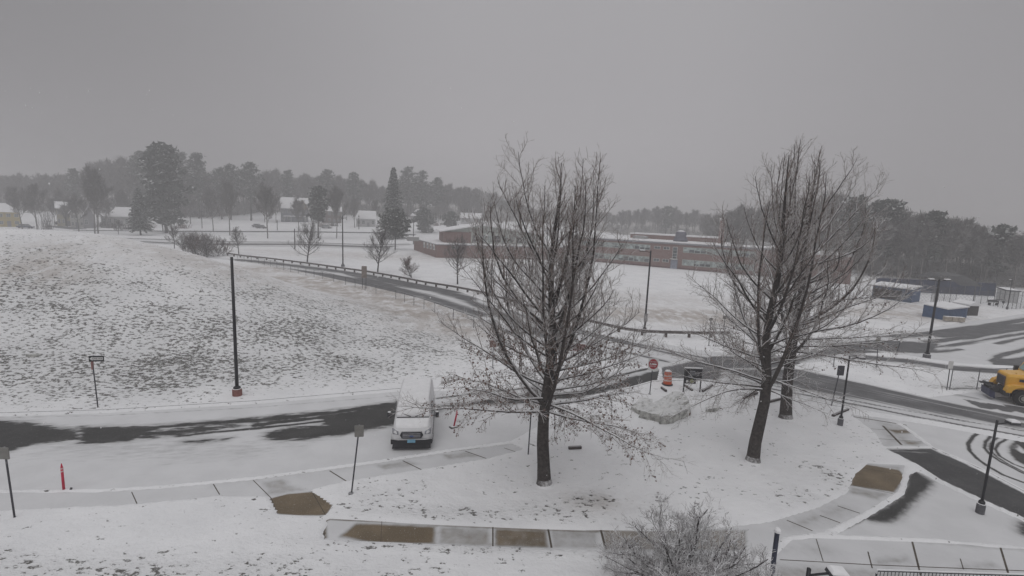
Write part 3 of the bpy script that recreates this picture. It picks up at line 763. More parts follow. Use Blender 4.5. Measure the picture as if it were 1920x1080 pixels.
def small_tree(Ht, Rc, seed, trunk=.9, n1=16, col=None, r0=.07, tw=.010, up=.7, dens=1.0, stems=1, flat=False):
    """arrays for a small spreading bare tree; returns trunk TB, twig TB"""
    rg = np.random.default_rng(seed); tr, cr_ = TB(), TB(); L1 = []
    for s_ in range(stems):
        az = rg.uniform(0, 6.28); o = (0 if stems == 1 else .25) * Rc
        T = grow((math.cos(az) * o * .3, math.sin(az) * o * .3, 0), (math.cos(az) * (0 if stems == 1 else .5), math.sin(az) * (0 if stems == 1 else .5), 1), Ht * (.95 if stems == 1 else .9), 8, np.array([0, 0, .1]), .05, rg)
        tr.add(T, r0 / stems ** .4, tw, 7); L1.append((T, r0, 1))
        m = n1 // stems
        for k in range(m):
            u = k / m; t = trunk / Ht + (.95 - trunk / Ht) * u * .8; p, d = at_t(T, min(t, .97)); a = az + k * 2.4 + rg.uniform(-.4, .4)
            L = Rc * rg.uniform(.8, 1.15) * (1 - .45 * u) * 1.15; el_ = (.15 if flat else .35) + up * u
            P = grow(p, (math.cos(a) * math.cos(el_), math.sin(a) * math.cos(el_), math.sin(el_)), L, 6, np.array([0, 0, .15 if flat else .6]), .10, rg); r = r0 * .42; tr.add(P, r, tw * .9, 5); L1.append((P, r, 0))
    for P, r, k_ in L1:
        Lp = np.sum(np.linalg.norm(np.diff(P, axis=0), axis=1)); n = int((8 if k_ else 12) * dens)
        for j in range(n):
            t = .2 + .78 * (j + rg.uniform(0, 1)) / n; p, d = at_t(P, min(t, .98)); s_ = perp(d, rg, .4)
            L = Rc * rg.uniform(.28, .5) * (1 - .5 * t)
            Q = grow(p, d * .75 + s_ * .65, L, 4, np.array([0, 0, .4]), .12, rg); cr_.add(Q, max(tw, r * .3), tw * .7, 3)
            for q_ in range(int(5 * dens)):
                p2, d2 = at_t(Q, rg.uniform(.2, .97)); s2 = perp(d2, rg, .2)
                Q2 = grow(p2, d2 * .75 + s2 * .65, L * rg.uniform(.35, .6), 3, np.array([0, 0, .3]), .12, rg); cr_.add(Q2, tw * .75, tw * .5, 3)
    return tr, cr_
M_BARK2 = pm('wet_bark', (.045, .040, .040), .9, .3, 6, snow=.6, lo=.6, hi=1.0)
M_TWIG2 = pm('snowy_twig', (.09, .078, .075), .9, .3, 6, snow=.8, lo=.30, hi=.75)
M_TWIGR = pm('russet_twig', (.13, .085, .075), .9, .3, 6, snow=.55, lo=.5, hi=.9)

# crabapple under the camera
def crabapple():
    rg = np.random.default_rng(77); x, y = G(1296, 1010, 2.4); 
    root = empty('crabapple_tree', (x, y + .2, 0), label='wide twiggy crabapple dusted with snow beside the near walk, seen from above', cat='tree')
    tr, cr_ = TB(), TB(); L1 = []
    top = hgt(x, y + .2, 985)
    tr.add(grow((0, 0, 0), (0, 0, 1), 1.0, 4, np.zeros(3), .03, rg), .13, .10, 10)
    for k in range(40):
        a = k * 2.399 + rg.uniform(-.3, .3); u = k / 40; el_ = .06 + .80 * u ** .8; L = rg.uniform(2.5, 3.4) * (1 - .30 * u)
        P = grow((0, 0, .75 + .5 * u), (math.cos(a) * math.cos(el_), math.sin(a) * math.cos(el_), math.sin(el_)), L, 8, np.array([0, 0, .25]), .15, rg)
        tr.add(P, .045, .012, 6); L1.append(P)
    for P in L1:
        for j in range(16):
            t = .22 + .78 * (j + rg.uniform(0, 1)) / 16; p, d = at_t(P, min(t, .99)); s_ = perp(d, rg, .35)
            L = rg.uniform(.5, .95) * (1 - .4 * t); Q = grow(p, d * .6 + s_ * .8, L, 6, np.array([0, 0, .7]), .16, rg); cr_.add(Q, .014, .007, 4)
            for q_ in range(11):
                p2, d2 = at_t(Q, rg.uniform(.15, .98)); s2 = perp(d2, rg, .2)
                Q2 = grow(p2, d2 * .6 + s2 * .8, rg.uniform(.15, .38), 4, np.array([0, 0, .5]), .18, rg); cr_.add(Q2, .0075, .005, 3)
                if rg.random() < .6:
                    p3, d3 = at_t(Q2, .5); Q3 = grow(p3, d3 * .6 + perp(d3, rg) * .8, .12, 3, np.array([0, 0, .3]), .15, rg); cr_.add(Q3, .0045, .003, 3)
    for k in range(9):
        P = L1[rg.integers(8, 30)]; p, d = at_t(P, rg.uniform(.6, .95)); cr_.add(grow(p, (0, 0, 1), rg.uniform(.5, .9), 4, np.zeros(3), .04, rg), .006, .003, 3)
    sc = top / max(p[2] for P in L1 for p in P) * .97
    for nm, tb, m in (('trunk', tr, M_BARK2), ('twigs', cr_, pm('crab_twig', (.16, .135, .135), .9, .3, 9, snow=.9, lo=-.1, hi=.36))):
        o = link(nm, tb.mesh(nm, m), root); o.scale = (sc * 1.3, sc * 1.3, sc)
crabapple()

# planted trees and shrubs between the guardrail and the street
def plant(name, px, py, top, label, cat='tree', Rk=.42, group=None, m2=None, **kw):
    x, y, z = GT(px, py); Ht = hgt(x, y, top) - z
    tr, cr_ = small_tree(Ht, Ht * Rk, int(px * 7 + py), r0=Ht * kw.pop('rk', .018), tw=kw.pop('tw', max(.012, y * .00016)), **kw)
    root = empty(name, (x, y, z - .05), label=label, cat=cat, group=group)
    link('trunk', tr.mesh('trunk', M_BARK2), root); link('twigs', cr_.mesh('twigs', m2 or M_TWIG2), root)
    return root
GV = 'young trees behind the guardrail'
plant('young_tree', 448, 478, 428, 'small bare tree rising just behind the tall dark lamp post on the hill side', group=GV, trunk=1.6)
plant('young_tree', 576, 492, 418, 'rounded bare tree behind the guardrail, left of the plain dark pole', group=GV, Rk=.5, trunk=1.4, n1=22)
plant('young_tree', 708, 512, 428, 'spreading bare tree behind the guardrail in front of the tall spruce', group=GV, Rk=.48, trunk=1.6, n1=24)
plant('young_tree', 858, 533, 447, 'spreading bare tree in front of the low brick wing', group=GV, Rk=.5, trunk=1.9, n1=22)
plant('young_tree', 327, 466, 418, 'slim bare tree at the far foot of the hill, left of the big thicket', group=GV, Rk=.35, trunk=1.5)
plant('young_tree', 222, 440, 412, 'small bare tree just behind the hill crest in front of the long white house', group=GV, Rk=.4, trunk=1.0)
plant('young_tree', 1085, 560, 470, 'bare tree beside the curve of the guardrail, hidden behind the large oak', group=GV, Rk=.45, trunk=1.9, n1=20)
plant('shrub', 773, 521, 476, 'low russet shrub with many stems beside the guardrail', 'shrub', .48, m2=M_TWIGR, trunk=.4, stems=4, n1=20)
def thicket():
    x, y, z = GT(378, 478); top = hgt(x, y, 418) - z
    root = empty('thicket', (x, y, z - .1), label='large russet and grey thicket of bare brush at the back edge of the hill', cat='shrub')
    tr, cr_ = TB(), TB(); rg = np.random.default_rng(5); reds = TB()
    for i in range(13):
        a, b = small_tree(top * rg.uniform(.7, 1.0) * (1 - .3 * abs(i - 6) / 6), top * .36, 100 + i, trunk=.3, n1=16, stems=3, r0=.06, tw=.017, dens=.9)
        ox, oy = (i - 6) * .85 + rg.normal(0, .3), rg.normal(0, 1.2)
        off = np.array([ox, oy - (ox) * .5, -.25 * (i - 6) * .12])
        for src, dst in ((a, tr), (b, cr_ if rg.random() < .55 else reds)):
            for k, L in src.g.items():
                for P, r0, r1 in L: dst.add(P + off, r0, r1, k[1])
    link('stems', tr.mesh('stems', M_BARK2), root); link('twigs', cr_.mesh('twigs', M_TWIG2), root); link('russet_twigs', reds.mesh('russet_twigs', M_TWIGR), root)
thicket()

# conifers
M_PINE = pm('pine_needles', (.062, .070, .060), .9, .4, 1.2, snow=.6, lo=.35, hi=.9)
M_SPRUCE = pm('spruce_needles', (.048, .060, .050), .9, .4, 1.2, snow=.6, lo=.55, hi=.95)
def tris(C, D, U, rg):
    """slim triangles at centres C along D with width vector U"""
    V = np.stack([C - U, C + U, C + D], 1).reshape(-1, 3)
    return V, np.arange(len(V)).reshape(-1, 3)
def pine_meshes(Ht, R, seed, bare=.25, clumps=90, big=1.0, per=70, spruce=False):
    rg = np.random.default_rng(seed); tr = TB(); Cs = []; Ds = []; Us = []
    T = grow((0, 0, 0), (0, 0, 1), Ht * .97, 8, np.zeros(3), .012, rg); tr.add(T, Ht * .017, .04, 8)
    if spruce:
        nb = 150
        for k in range(nb):
            u = k / nb; h = Ht * (bare + (1 - bare) * u); a = k * 2.4; L = R * (1 - u) ** .85 * rg.uniform(.75, 1.08) + .25
            p = np.array([0, 0, h]); o = np.array([math.cos(a), math.sin(a), 0])
            P = grow(p, o + np.array([0, 0, .12]), L, 5, np.array([0, 0, -.55]), .06, rg); tr.add(P, .05, .012, 4)
            m = int(30 + 44 * L); ns = max(1.0, Ht / 11)
            t = rg.uniform(.08, 1, m); c = np.array([at_t(P, min(q, .99))[0] for q in t]) + rg.normal(0, .10, (m, 3)) * [1, 1, .6]
            sd = np.cross(o, [0, 0, 1]); d = (o[None] * .35 + sd[None] * rg.choice([-1, 1], m)[:, None] * .5 + np.array([0, 0, -.35])) * rg.uniform(.35, .75, (m, 1)) * (1.1 - .5 * t[:, None]) * ns
            Cs.append(c); Ds.append(d); Us.append(np.cross(d, rg.normal(0, 1, (m, 3))) * .26)
    else:
        for k in range(clumps):
            u = (k + .5) / clumps; h = Ht * (bare + (1 - bare) * u ** .9); a = k * 2.4 + rg.uniform(-.5, .5)
            prof = math.sin(math.pi * min(1, (.18 + .82 * u) ** .8)) ** .6 if u > .25 else .75
            L = R * max(.12, prof) * rg.uniform(.35, 1.15)
            P = grow((0, 0, h - L * .15), (math.cos(a), math.sin(a), .22), L, 4, np.array([0, 0, .3]), .08, rg); tr.add(P, .07, .02, 4)
            c0 = P[-1]; s_ = big * rg.uniform(.7, 1.3) * (.9 + .02 * Ht)
            n_ = per; c = c0 + rg.normal(0, 1, (n_, 3)) * np.array([.75, .75, .26]) * s_ * .7
            d = nrm(P[-1] - P[0])[None] * .25 + rg.normal(0, .3, (n_, 3)) + np.array([0, 0, .12])
            Cs.append(c); Ds.append(d * s_ * .75); Us.append(np.cross(d, rg.normal(0, 1, (n_, 3))) * .28 * s_)
            c = P[1] + rg.normal(0, 1, (n_ // 3, 3)) * np.array([.6, .6, .2]) * s_ * .7; d = rg.normal(0, .35, (n_ // 3, 3))
            Cs.append(c); Ds.append(d * s_ * .7); Us.append(np.cross(d, rg.normal(0, 1, (n_ // 3, 3))) * .28 * s_)
    V, F = tris(np.concatenate(Cs), np.concatenate(Ds), np.concatenate(Us), rg)
    return tr, V, F
def conifer(name, px, py, top, label, Rk, spruce=False, group=None, base=None, **kw):
    x, y, z = base if base else GT(px, py); Ht = hgt(x, y, top) - z
    tr, V, F = pine_meshes(Ht, Ht * Rk, int(px * 3 + top), spruce=spruce, **kw)
    root = empty(name, (x, y, z - .1), label=label, cat='tree', group=group)
    link('trunk', tr.mesh('trunk', M_BARK2), root); link('needles', raw_mesh('needles', V, [F], M_SPRUCE if spruce else M_PINE), root)
def behind(px, dist):
    d = ray(px, 405 + (px - 960) * .04); d = d / d[1]; x, y = d[0] * dist, d[1] * dist
    return (x, y, float(terrain(x, y)))
conifer('white_pine', 312, 437, 275, 'tallest dark pine with a broad layered crown above the left houses', .24, bare=.12, clumps=100, big=1.35, per=90)
conifer('spruce_tree', 264, 441, 352, 'snow dusted spruce with drooping boughs in front of the tall pine', .27, True, bare=.14)
conifer('spruce_tree', 737, 447, 314, 'tall grey pointed spruce at the corner of the far street', .25, True, bare=.05)
conifer('pine_tree', 741, 468, 396, 'short round dark pine right beneath the tall pointed spruce', .33, bare=.36, clumps=70, big=1.0)
conifer('pine_tree', 597, 447, 352, 'slim pine with a dark tuft on top right of the gabled house', .16, bare=.35, clumps=55, big=1.0)
conifer('pine_tree', 795, 436, 392, 'low dark evergreen beside the white roofed house near the brick wing', .45, bare=.02, clumps=60, big=1.0, group='low evergreens by the far houses')
conifer('pine_tree', 845, 437, 398, 'low dark evergreen above the sloping snowy roof of the school', .42, bare=.02, clumps=60, big=1.0, group='low evergreens by the far houses')
for px, top, dist, rk, lb in ((268, 284, 240, .20, 'pine poking above the bare wood left of the tallest pine'), (372, 290, 240, .17, 'ragged pine just right of the tallest pine'),
        (345, 288, 240, .2, 'pine crowded against the right side of the tallest pine'), (432, 309, 240, .2, 'broad dark pine in the mass left of the gabled house'), (470, 305, 240, .2, 'dark pine with pale flecks left of the gabled house'), (415, 316, 240, .2, 'dark pine on the left edge of the mass beside the gabled house'),
        (540, 322, 284, .17, 'twin topped pine directly above the gabled house'), (615, 320, 284, .22, 'flat topped pine above the wood right of the gabled house'), (664, 324, 284, .19, 'dome topped pine halfway between gabled house and pointed spruce'),
        (764, 315, 284, .19, 'layered pine standing just right of the pointed spruce'), (790, 322, 284, .17, 'second layered pine right of the pointed spruce'), (818, 334, 284, .2, 'third lower pine right of the pointed spruce'),
        (141, 318, 240, .14, 'lone pine top rising from the left bare wood'), (1642, 378, 120, .12, 'left one of two feathery pine tops on the right ridge'), (1665, 377, 120, .13, 'feathery pine top on the right ridge, right of its twin'),
        (1600, 372, 120, .2, 'dark pine half hidden behind the right oak crown'), (1748, 398, 113, .10, 'narrow pine top in the bare wood above the tall twin headed lamp'), (1881, 425, 107, .10, 'small dark pine top near the right end of the wood'), (1250, 388, 284, .2, 'hazy pine above the school vent')):
    conifer('pine_tree', px, 0, top, lb, rk, base=behind(px, dist), bare=.30, clumps=46, big=1.0, per=55, group='pines rising out of the woods')

# bare trees of the woods
def forest_proto(seed, wide=1.0):
    rg = np.random.default_rng(seed); tb = TB(); Ht = 18.0
    T = grow((0, 0, 0), (0, 0, 1), Ht * .9, 8, np.zeros(3), .03, rg); tb.add(T, .24, .06, 6); L1 = [(T[3:], .12)]
    for k in range(13):
        t = .30 + .62 * k / 13; p, d = at_t(T, t); a = k * 2.4 + rg.uniform(-.5, .5); el_ = .75 + rg.uniform(-.15, .3)
        L = (Ht * (1 - t) * .55 + 2.2) * rg.uniform(.8, 1.1); P = grow(p, (math.cos(a) * math.cos(el_) * wide, math.sin(a) * math.cos(el_) * wide, math.sin(el_)), L, 6, np.array([0, 0, .55]), .09, rg)
        tb.add(P, .09, .035, 4); L1.append((P, .09))
    for P, r in L1:
        for j in range(12):
            t = .2 + .8 * (j + rg.uniform(0, 1)) / 12; p, d = at_t(P, min(t, .99)); L = rg.uniform(1.3, 2.6) * (1.15 - .5 * t)
            Q = grow(p, d * .8 + perp(d, rg, .4) * .6, L, 4, np.array([0, 0, .35]), .12, rg); tb.add(Q, .070, .050, 3)
            for q_ in range(8):
                p2, d2 = at_t(Q, rg.uniform(.2, .98)); Q2 = grow(p2, d2 * .75 + perp(d2, rg, .2) * .65, rg.uniform(.8, 1.7), 3, np.array([0, 0, .2]), .12, rg); tb.add(Q2, .062, .045, 3)
    return tb
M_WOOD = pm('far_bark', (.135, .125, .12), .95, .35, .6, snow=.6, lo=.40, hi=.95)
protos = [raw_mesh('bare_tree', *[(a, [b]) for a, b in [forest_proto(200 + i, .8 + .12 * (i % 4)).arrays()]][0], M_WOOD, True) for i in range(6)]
SKYL = [(-150, 335), (0, 328), (60, 328), (110, 330), (150, 324), (200, 301), (250, 298), (300, 303), (350, 310), (400, 322), (460, 316), (510, 320), (560, 330), (620, 330), (680, 338), (720, 350), (760, 335), (820, 345), (860, 352), (900, 354), (950, 372), (1000, 388),
        (1060, 398), (1190, 394), (1240, 388), (1270, 390), (1330, 400), (1380, 392), (1450, 380), (1560, 370), (1600, 378), (1640, 386), (1700, 396), (1750, 404), (1800, 412), (1850, 428), (1880, 432), (1920, 436), (2100, 450)]
def dist_at(px):
    return float(np.interp(px, [380, 500, 900, 1050, 1300, 1360, 1560, 1640, 1920], [246, 292, 292, 290, 285, 172, 150, 122, 106]))
rf = np.random.default_rng(31); cnt = 0
FL = {0: 'bare grey tree in the wood behind the left houses', 1: 'bare grey tree in the wood behind the school', 2: 'bare grey tree in the wood behind the sports sheds'}
for row in range(3):
    for px in np.arange(-90, 2030, 25.0 if row else 22.0):
        pxx = px + rf.uniform(-8, 8) + row * 7
        d = dist_at(pxx) + row * (14 if pxx < 1330 else 9) + rf.uniform(-5, 5)
        x, y, z = behind(pxx, d)
        tp = float(np.interp(pxx, [a for a, _ in SKYL], [b for _, b in SKYL]))
        h = (hgt(x, y, tp) - z) * rf.uniform(.84, 1.06) * (1 if row else .95)
        w = max(.55, min(1.5, h / 18)) * rf.uniform(.9, 1.2)
        k = 0 if pxx < 900 else (1 if pxx < 1560 else 2)
        o = link('bare_tree', protos[rf.integers(6)], None, (x, y, z - .2), rf.uniform(0, 6.28), label=FL[k], cat='tree', group=['left wood', 'wood behind the school', 'wood behind the sports field'][k])
        o.scale = (w, w, h / 18); cnt += 1
print('forest trees', cnt)
# deep woods behind them, one far mass of trunks and brush
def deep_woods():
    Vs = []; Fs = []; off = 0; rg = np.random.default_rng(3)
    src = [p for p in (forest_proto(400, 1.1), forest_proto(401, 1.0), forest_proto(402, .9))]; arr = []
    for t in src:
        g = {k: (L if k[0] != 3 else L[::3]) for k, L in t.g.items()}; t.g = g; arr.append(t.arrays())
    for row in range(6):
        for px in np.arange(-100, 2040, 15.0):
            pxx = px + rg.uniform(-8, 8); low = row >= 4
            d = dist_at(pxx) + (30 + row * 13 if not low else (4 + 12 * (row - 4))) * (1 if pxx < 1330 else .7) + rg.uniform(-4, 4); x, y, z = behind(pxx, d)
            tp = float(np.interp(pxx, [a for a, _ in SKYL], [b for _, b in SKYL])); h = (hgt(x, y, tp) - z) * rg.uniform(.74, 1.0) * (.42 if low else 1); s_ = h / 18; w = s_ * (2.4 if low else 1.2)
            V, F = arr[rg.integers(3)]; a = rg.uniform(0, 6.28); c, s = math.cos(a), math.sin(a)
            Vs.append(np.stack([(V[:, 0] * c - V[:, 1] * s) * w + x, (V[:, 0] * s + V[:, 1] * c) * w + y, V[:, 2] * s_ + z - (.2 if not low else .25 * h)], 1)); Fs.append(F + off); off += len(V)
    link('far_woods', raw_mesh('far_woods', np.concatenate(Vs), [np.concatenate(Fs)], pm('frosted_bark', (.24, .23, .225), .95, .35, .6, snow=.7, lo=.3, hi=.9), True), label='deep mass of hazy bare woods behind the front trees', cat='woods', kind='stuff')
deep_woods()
# single street and yard trees in front of the woods
for i, (px, py, top, lb) in enumerate([(178, 438, 312, 'tall forked bare tree just behind the hill crest, left trunk of the pair'), (184, 438, 330, 'tall bare tree just behind the hill crest, right trunk of the pair'), (42, 429, 352, 'bare tree right beside the yellow house'), (70, 430, 345, 'bare tree between the yellow house and the leafless hedge'), (148, 434, 365, 'small bare tree in front of the white gabled houses'),
        (502, 447, 345, 'bare roadside tree with a thick short trunk left of the gabled house'), (631, 447, 350, 'leaning bare tree with a thick trunk right of the gabled house'), (431, 441, 340, 'pale stemmed bare tree beside the big thicket'), (306, 434, 350, 'bare tree behind the snow dusted spruce'), (665, 427, 372, 'bare tree in front of the small white roofed house'), (400, 434, 352, 'bare yard tree behind the big thicket'), (560, 434, 372, 'thin bare tree in front of the gabled house porch')]):
    x, y, z = GT(px, py); h = hgt(x, y, top) - z
    o = link('bare_tree', protos[(i * 5 + 1) % 6], None, (x, y, z - .2), i * 1.1, label=lb, cat='tree', group='single bare trees by the far street'); w = max(.5, min(.85, h / 18)) ; o.scale = (w, w, h / 18)
ry = np.random.default_rng(52)
for i in range(34):
    px = ry.uniform(60, 900); py = np.interp(px, [60, 450, 600, 900], [421, 424, 417, 419]) + ry.uniform(-5, 4)
    if abs(px - 552) < 34 or abs(px - 686) < 16: continue
    x, y, z = GT(px, py); h = ry.uniform(8, 15); w = ry.uniform(.55, .8)
    o = link('bare_tree', protos[ry.integers(6)], None, (x, y, z - .2), ry.uniform(0, 6.28), label='bare grey tree among the far houses', cat='tree', group='bare trees among the far houses'); o.scale = (w, w, h / 18)
for i in range(16):
    px = ry.uniform(90, 880); py = np.interp(px, [60, 450, 600, 900], [427, 430, 425, 424]) + ry.uniform(-4, 3)
    if abs(px - 552) < 24: continue
    x, y, z = GT(px, py); tb = TB()
    for k in range(90): tb.add(grow((ry.normal(0, 1.3), ry.normal(0, .8), 0), ry.normal(0, .5, 3) + [0, 0, 1], ry.uniform(1.2, 2.6), 4, np.array([0, 0, .1]), .1, ry), .06, .03, 3)
    link('yard_bush', tb.mesh('yard_bush', M_TWIGR if i % 2 else M_TWIG2), None, (x, y, z - .1), label='low leafless yard bush by the far houses', cat='shrub', group='yard bushes by the far houses')
# dense leafless hedge at the left
def hedge(px0, px1, py, top, label, m):
    a = GT(px0, py); b = GT(px1, py); h = hgt(a[0], a[1], top) - a[2]; tb = TB(); rg = np.random.default_rng(int(px0)); n = int(math.hypot(b[0] - a[0], b[1] - a[1]) / .35) + 2
    L = math.hypot(b[0] - a[0], b[1] - a[1]); ux, uy = (b[0] - a[0]) / L, (b[1] - a[1]) / L
    for i in range(n * 8):
        s_ = rg.uniform(0, L); p = np.array([ux * s_, uy * s_, 0]) + rg.normal(0, .5, 3) * [1, 1, 0]
        tb.add(grow(p, rg.normal(0, .16, 3) + [0, 0, 1], h * rg.uniform(.6, 1), 5, np.array([0, 0, .1]), .07, rg), .05, .02, 3)
    link('hedge', tb.mesh('hedge', m), None, (a[0], a[1], a[2] - .1), label=label, cat='hedge')
hedge(81, 95, 430, 384, 'tall pale leafless hedge between the yellow house and the side street', pm('pale_hedge', (.13, .12, .13), .9, .3, 2, snow=.5, lo=.5, hi=.9))
# ================================================================ BUILDINGS
M_BRICK = None
def mat_brick(name='red_brick', c1=(.165, .085, .074), c2=(.225, .120, .105), mortar=(.28, .25, .235)):
    k = NB(name); v = k.obj(); mp = k.n('ShaderNodeMapping'); k.L(v, mp.inputs['Vector']); mp.inputs['Rotation'].default_value = (math.pi / 2, 0, 0)
    b = k.n('ShaderNodeTexBrick'); k.L(mp.outputs[0], b.inputs['Vector']); b.inputs['Scale'].default_value = 1
    b.inputs['Color1'].default_value = (*c1, 1); b.inputs['Color2'].default_value = (*c2, 1); b.inputs['Mortar'].default_value = (*mortar, 1)
    b.inputs['Brick Width'].default_value = .22; b.inputs['Row Height'].default_value = .075; b.inputs['Mortar Size'].default_value = .010
    n = k.noise(v, .8, 4); c = k.mix(k.math('MULTIPLY', k.sm(n, .35, .7), .4), b.outputs['Color'], (.15, .075, .065))
    k.L(c, k.b.inputs['Base Color']); k.b.inputs['Roughness'].default_value = .9
    return k.m
M_BRICK = mat_brick()
M_SNOWCAP = pm('roof_snow', (.78, .78, .79), .9, .05, 1.2)
M_TRIM = pm('white_trim', (.55, .55, .54), .6, .1)
M_TRIMG = pm('grey_trim', (.22, .22, .24), .6, .1)
M_PANEL = pm('pale_green_panel', (.36, .39, .37), .5, .12, 1.5)
M_DARK = pm('dark_metal', (.030, .030, .034), .5, .2, 6)
M_DARKSNOW = pm('dark_metal_snowed', (.030, .030, .036), .5, .2, 6, snow=.95, lo=.5, hi=.8)
def mat_glass(name, col=(.05, .06, .065), rough=.15):
    if name in _cache: return _cache[name]
    k = NB(name); f = k.noise(k.obj(), .9, 3); c = k.mix(k.sm(f, .4, .6), col, tuple(min(1, a * 2.2) for a in col))
    k.L(c, k.b.inputs['Base Color']); k.b.inputs['Roughness'].default_value = rough; k.b.inputs['Specular IOR Level'].default_value = .6
    _cache[name] = k.m; return k.m
M_GLASS = mat_glass('dark_glass')
M_GLASSG = mat_glass('greenish_glass', (.19, .22, .215), .2)
class Plane:
    """vertical wall face from ground point a to b (world xy), outward normal towards the camera"""
    def __init__(s, a, b, z0=0.0):
        s.a = np.array(a[:2], float); s.b = np.array(b[:2], float); e = s.b - s.a; s.L = float(np.hypot(*e)); s.e = e / s.L; s.n = np.array([s.e[1], -s.e[0]]); s.z0 = z0
        s.rz = math.atan2(s.e[1], s.e[0])
    def uv(s, px, py):
        d = ray(px, py); A = np.array([[s.e[0], -d[0]], [s.e[1], -d[1]]]); u, t = np.linalg.solve(A, -s.a); return float(u), float(d[2] * t + CAM_H - s.z0)
def window(parent, u0, u1, z0, z1, nx=1, nz=1, frame=None, glass=None, y=0.0, fw=.07, name='window'):
    f = MB(); w, h = u1 - u0, z1 - z0; yo, yi = y - .07, y + .02
    f.box(u0, u1, yo, yi, z0, z0 + fw); f.box(u0, u1, yo, yi, z1 - fw, z1); f.box(u0, u0 + fw, yo, yi, z0 + fw, z1 - fw); f.box(u1 - fw, u1, yo, yi, z0 + fw, z1 - fw)
    for i in range(1, nx): c = u0 + w * i / nx; f.box(c - fw * .35, c + fw * .35, yo + .01, yi, z0 + fw, z1 - fw)
    for i in range(1, nz): c = z0 + h * i / nz; f.box(u0 + fw, u1 - fw, yo + .015, yi, c - fw * .35, c + fw * .35)
    o = f.build(name, frame or M_TRIM, parent)
    MB().box(u0 + fw * .5, u1 - fw * .5, y - .03, y + .01, z0 + fw * .5, z1 - fw * .5).build('pane', glass or M_GLASS, o)
    return o

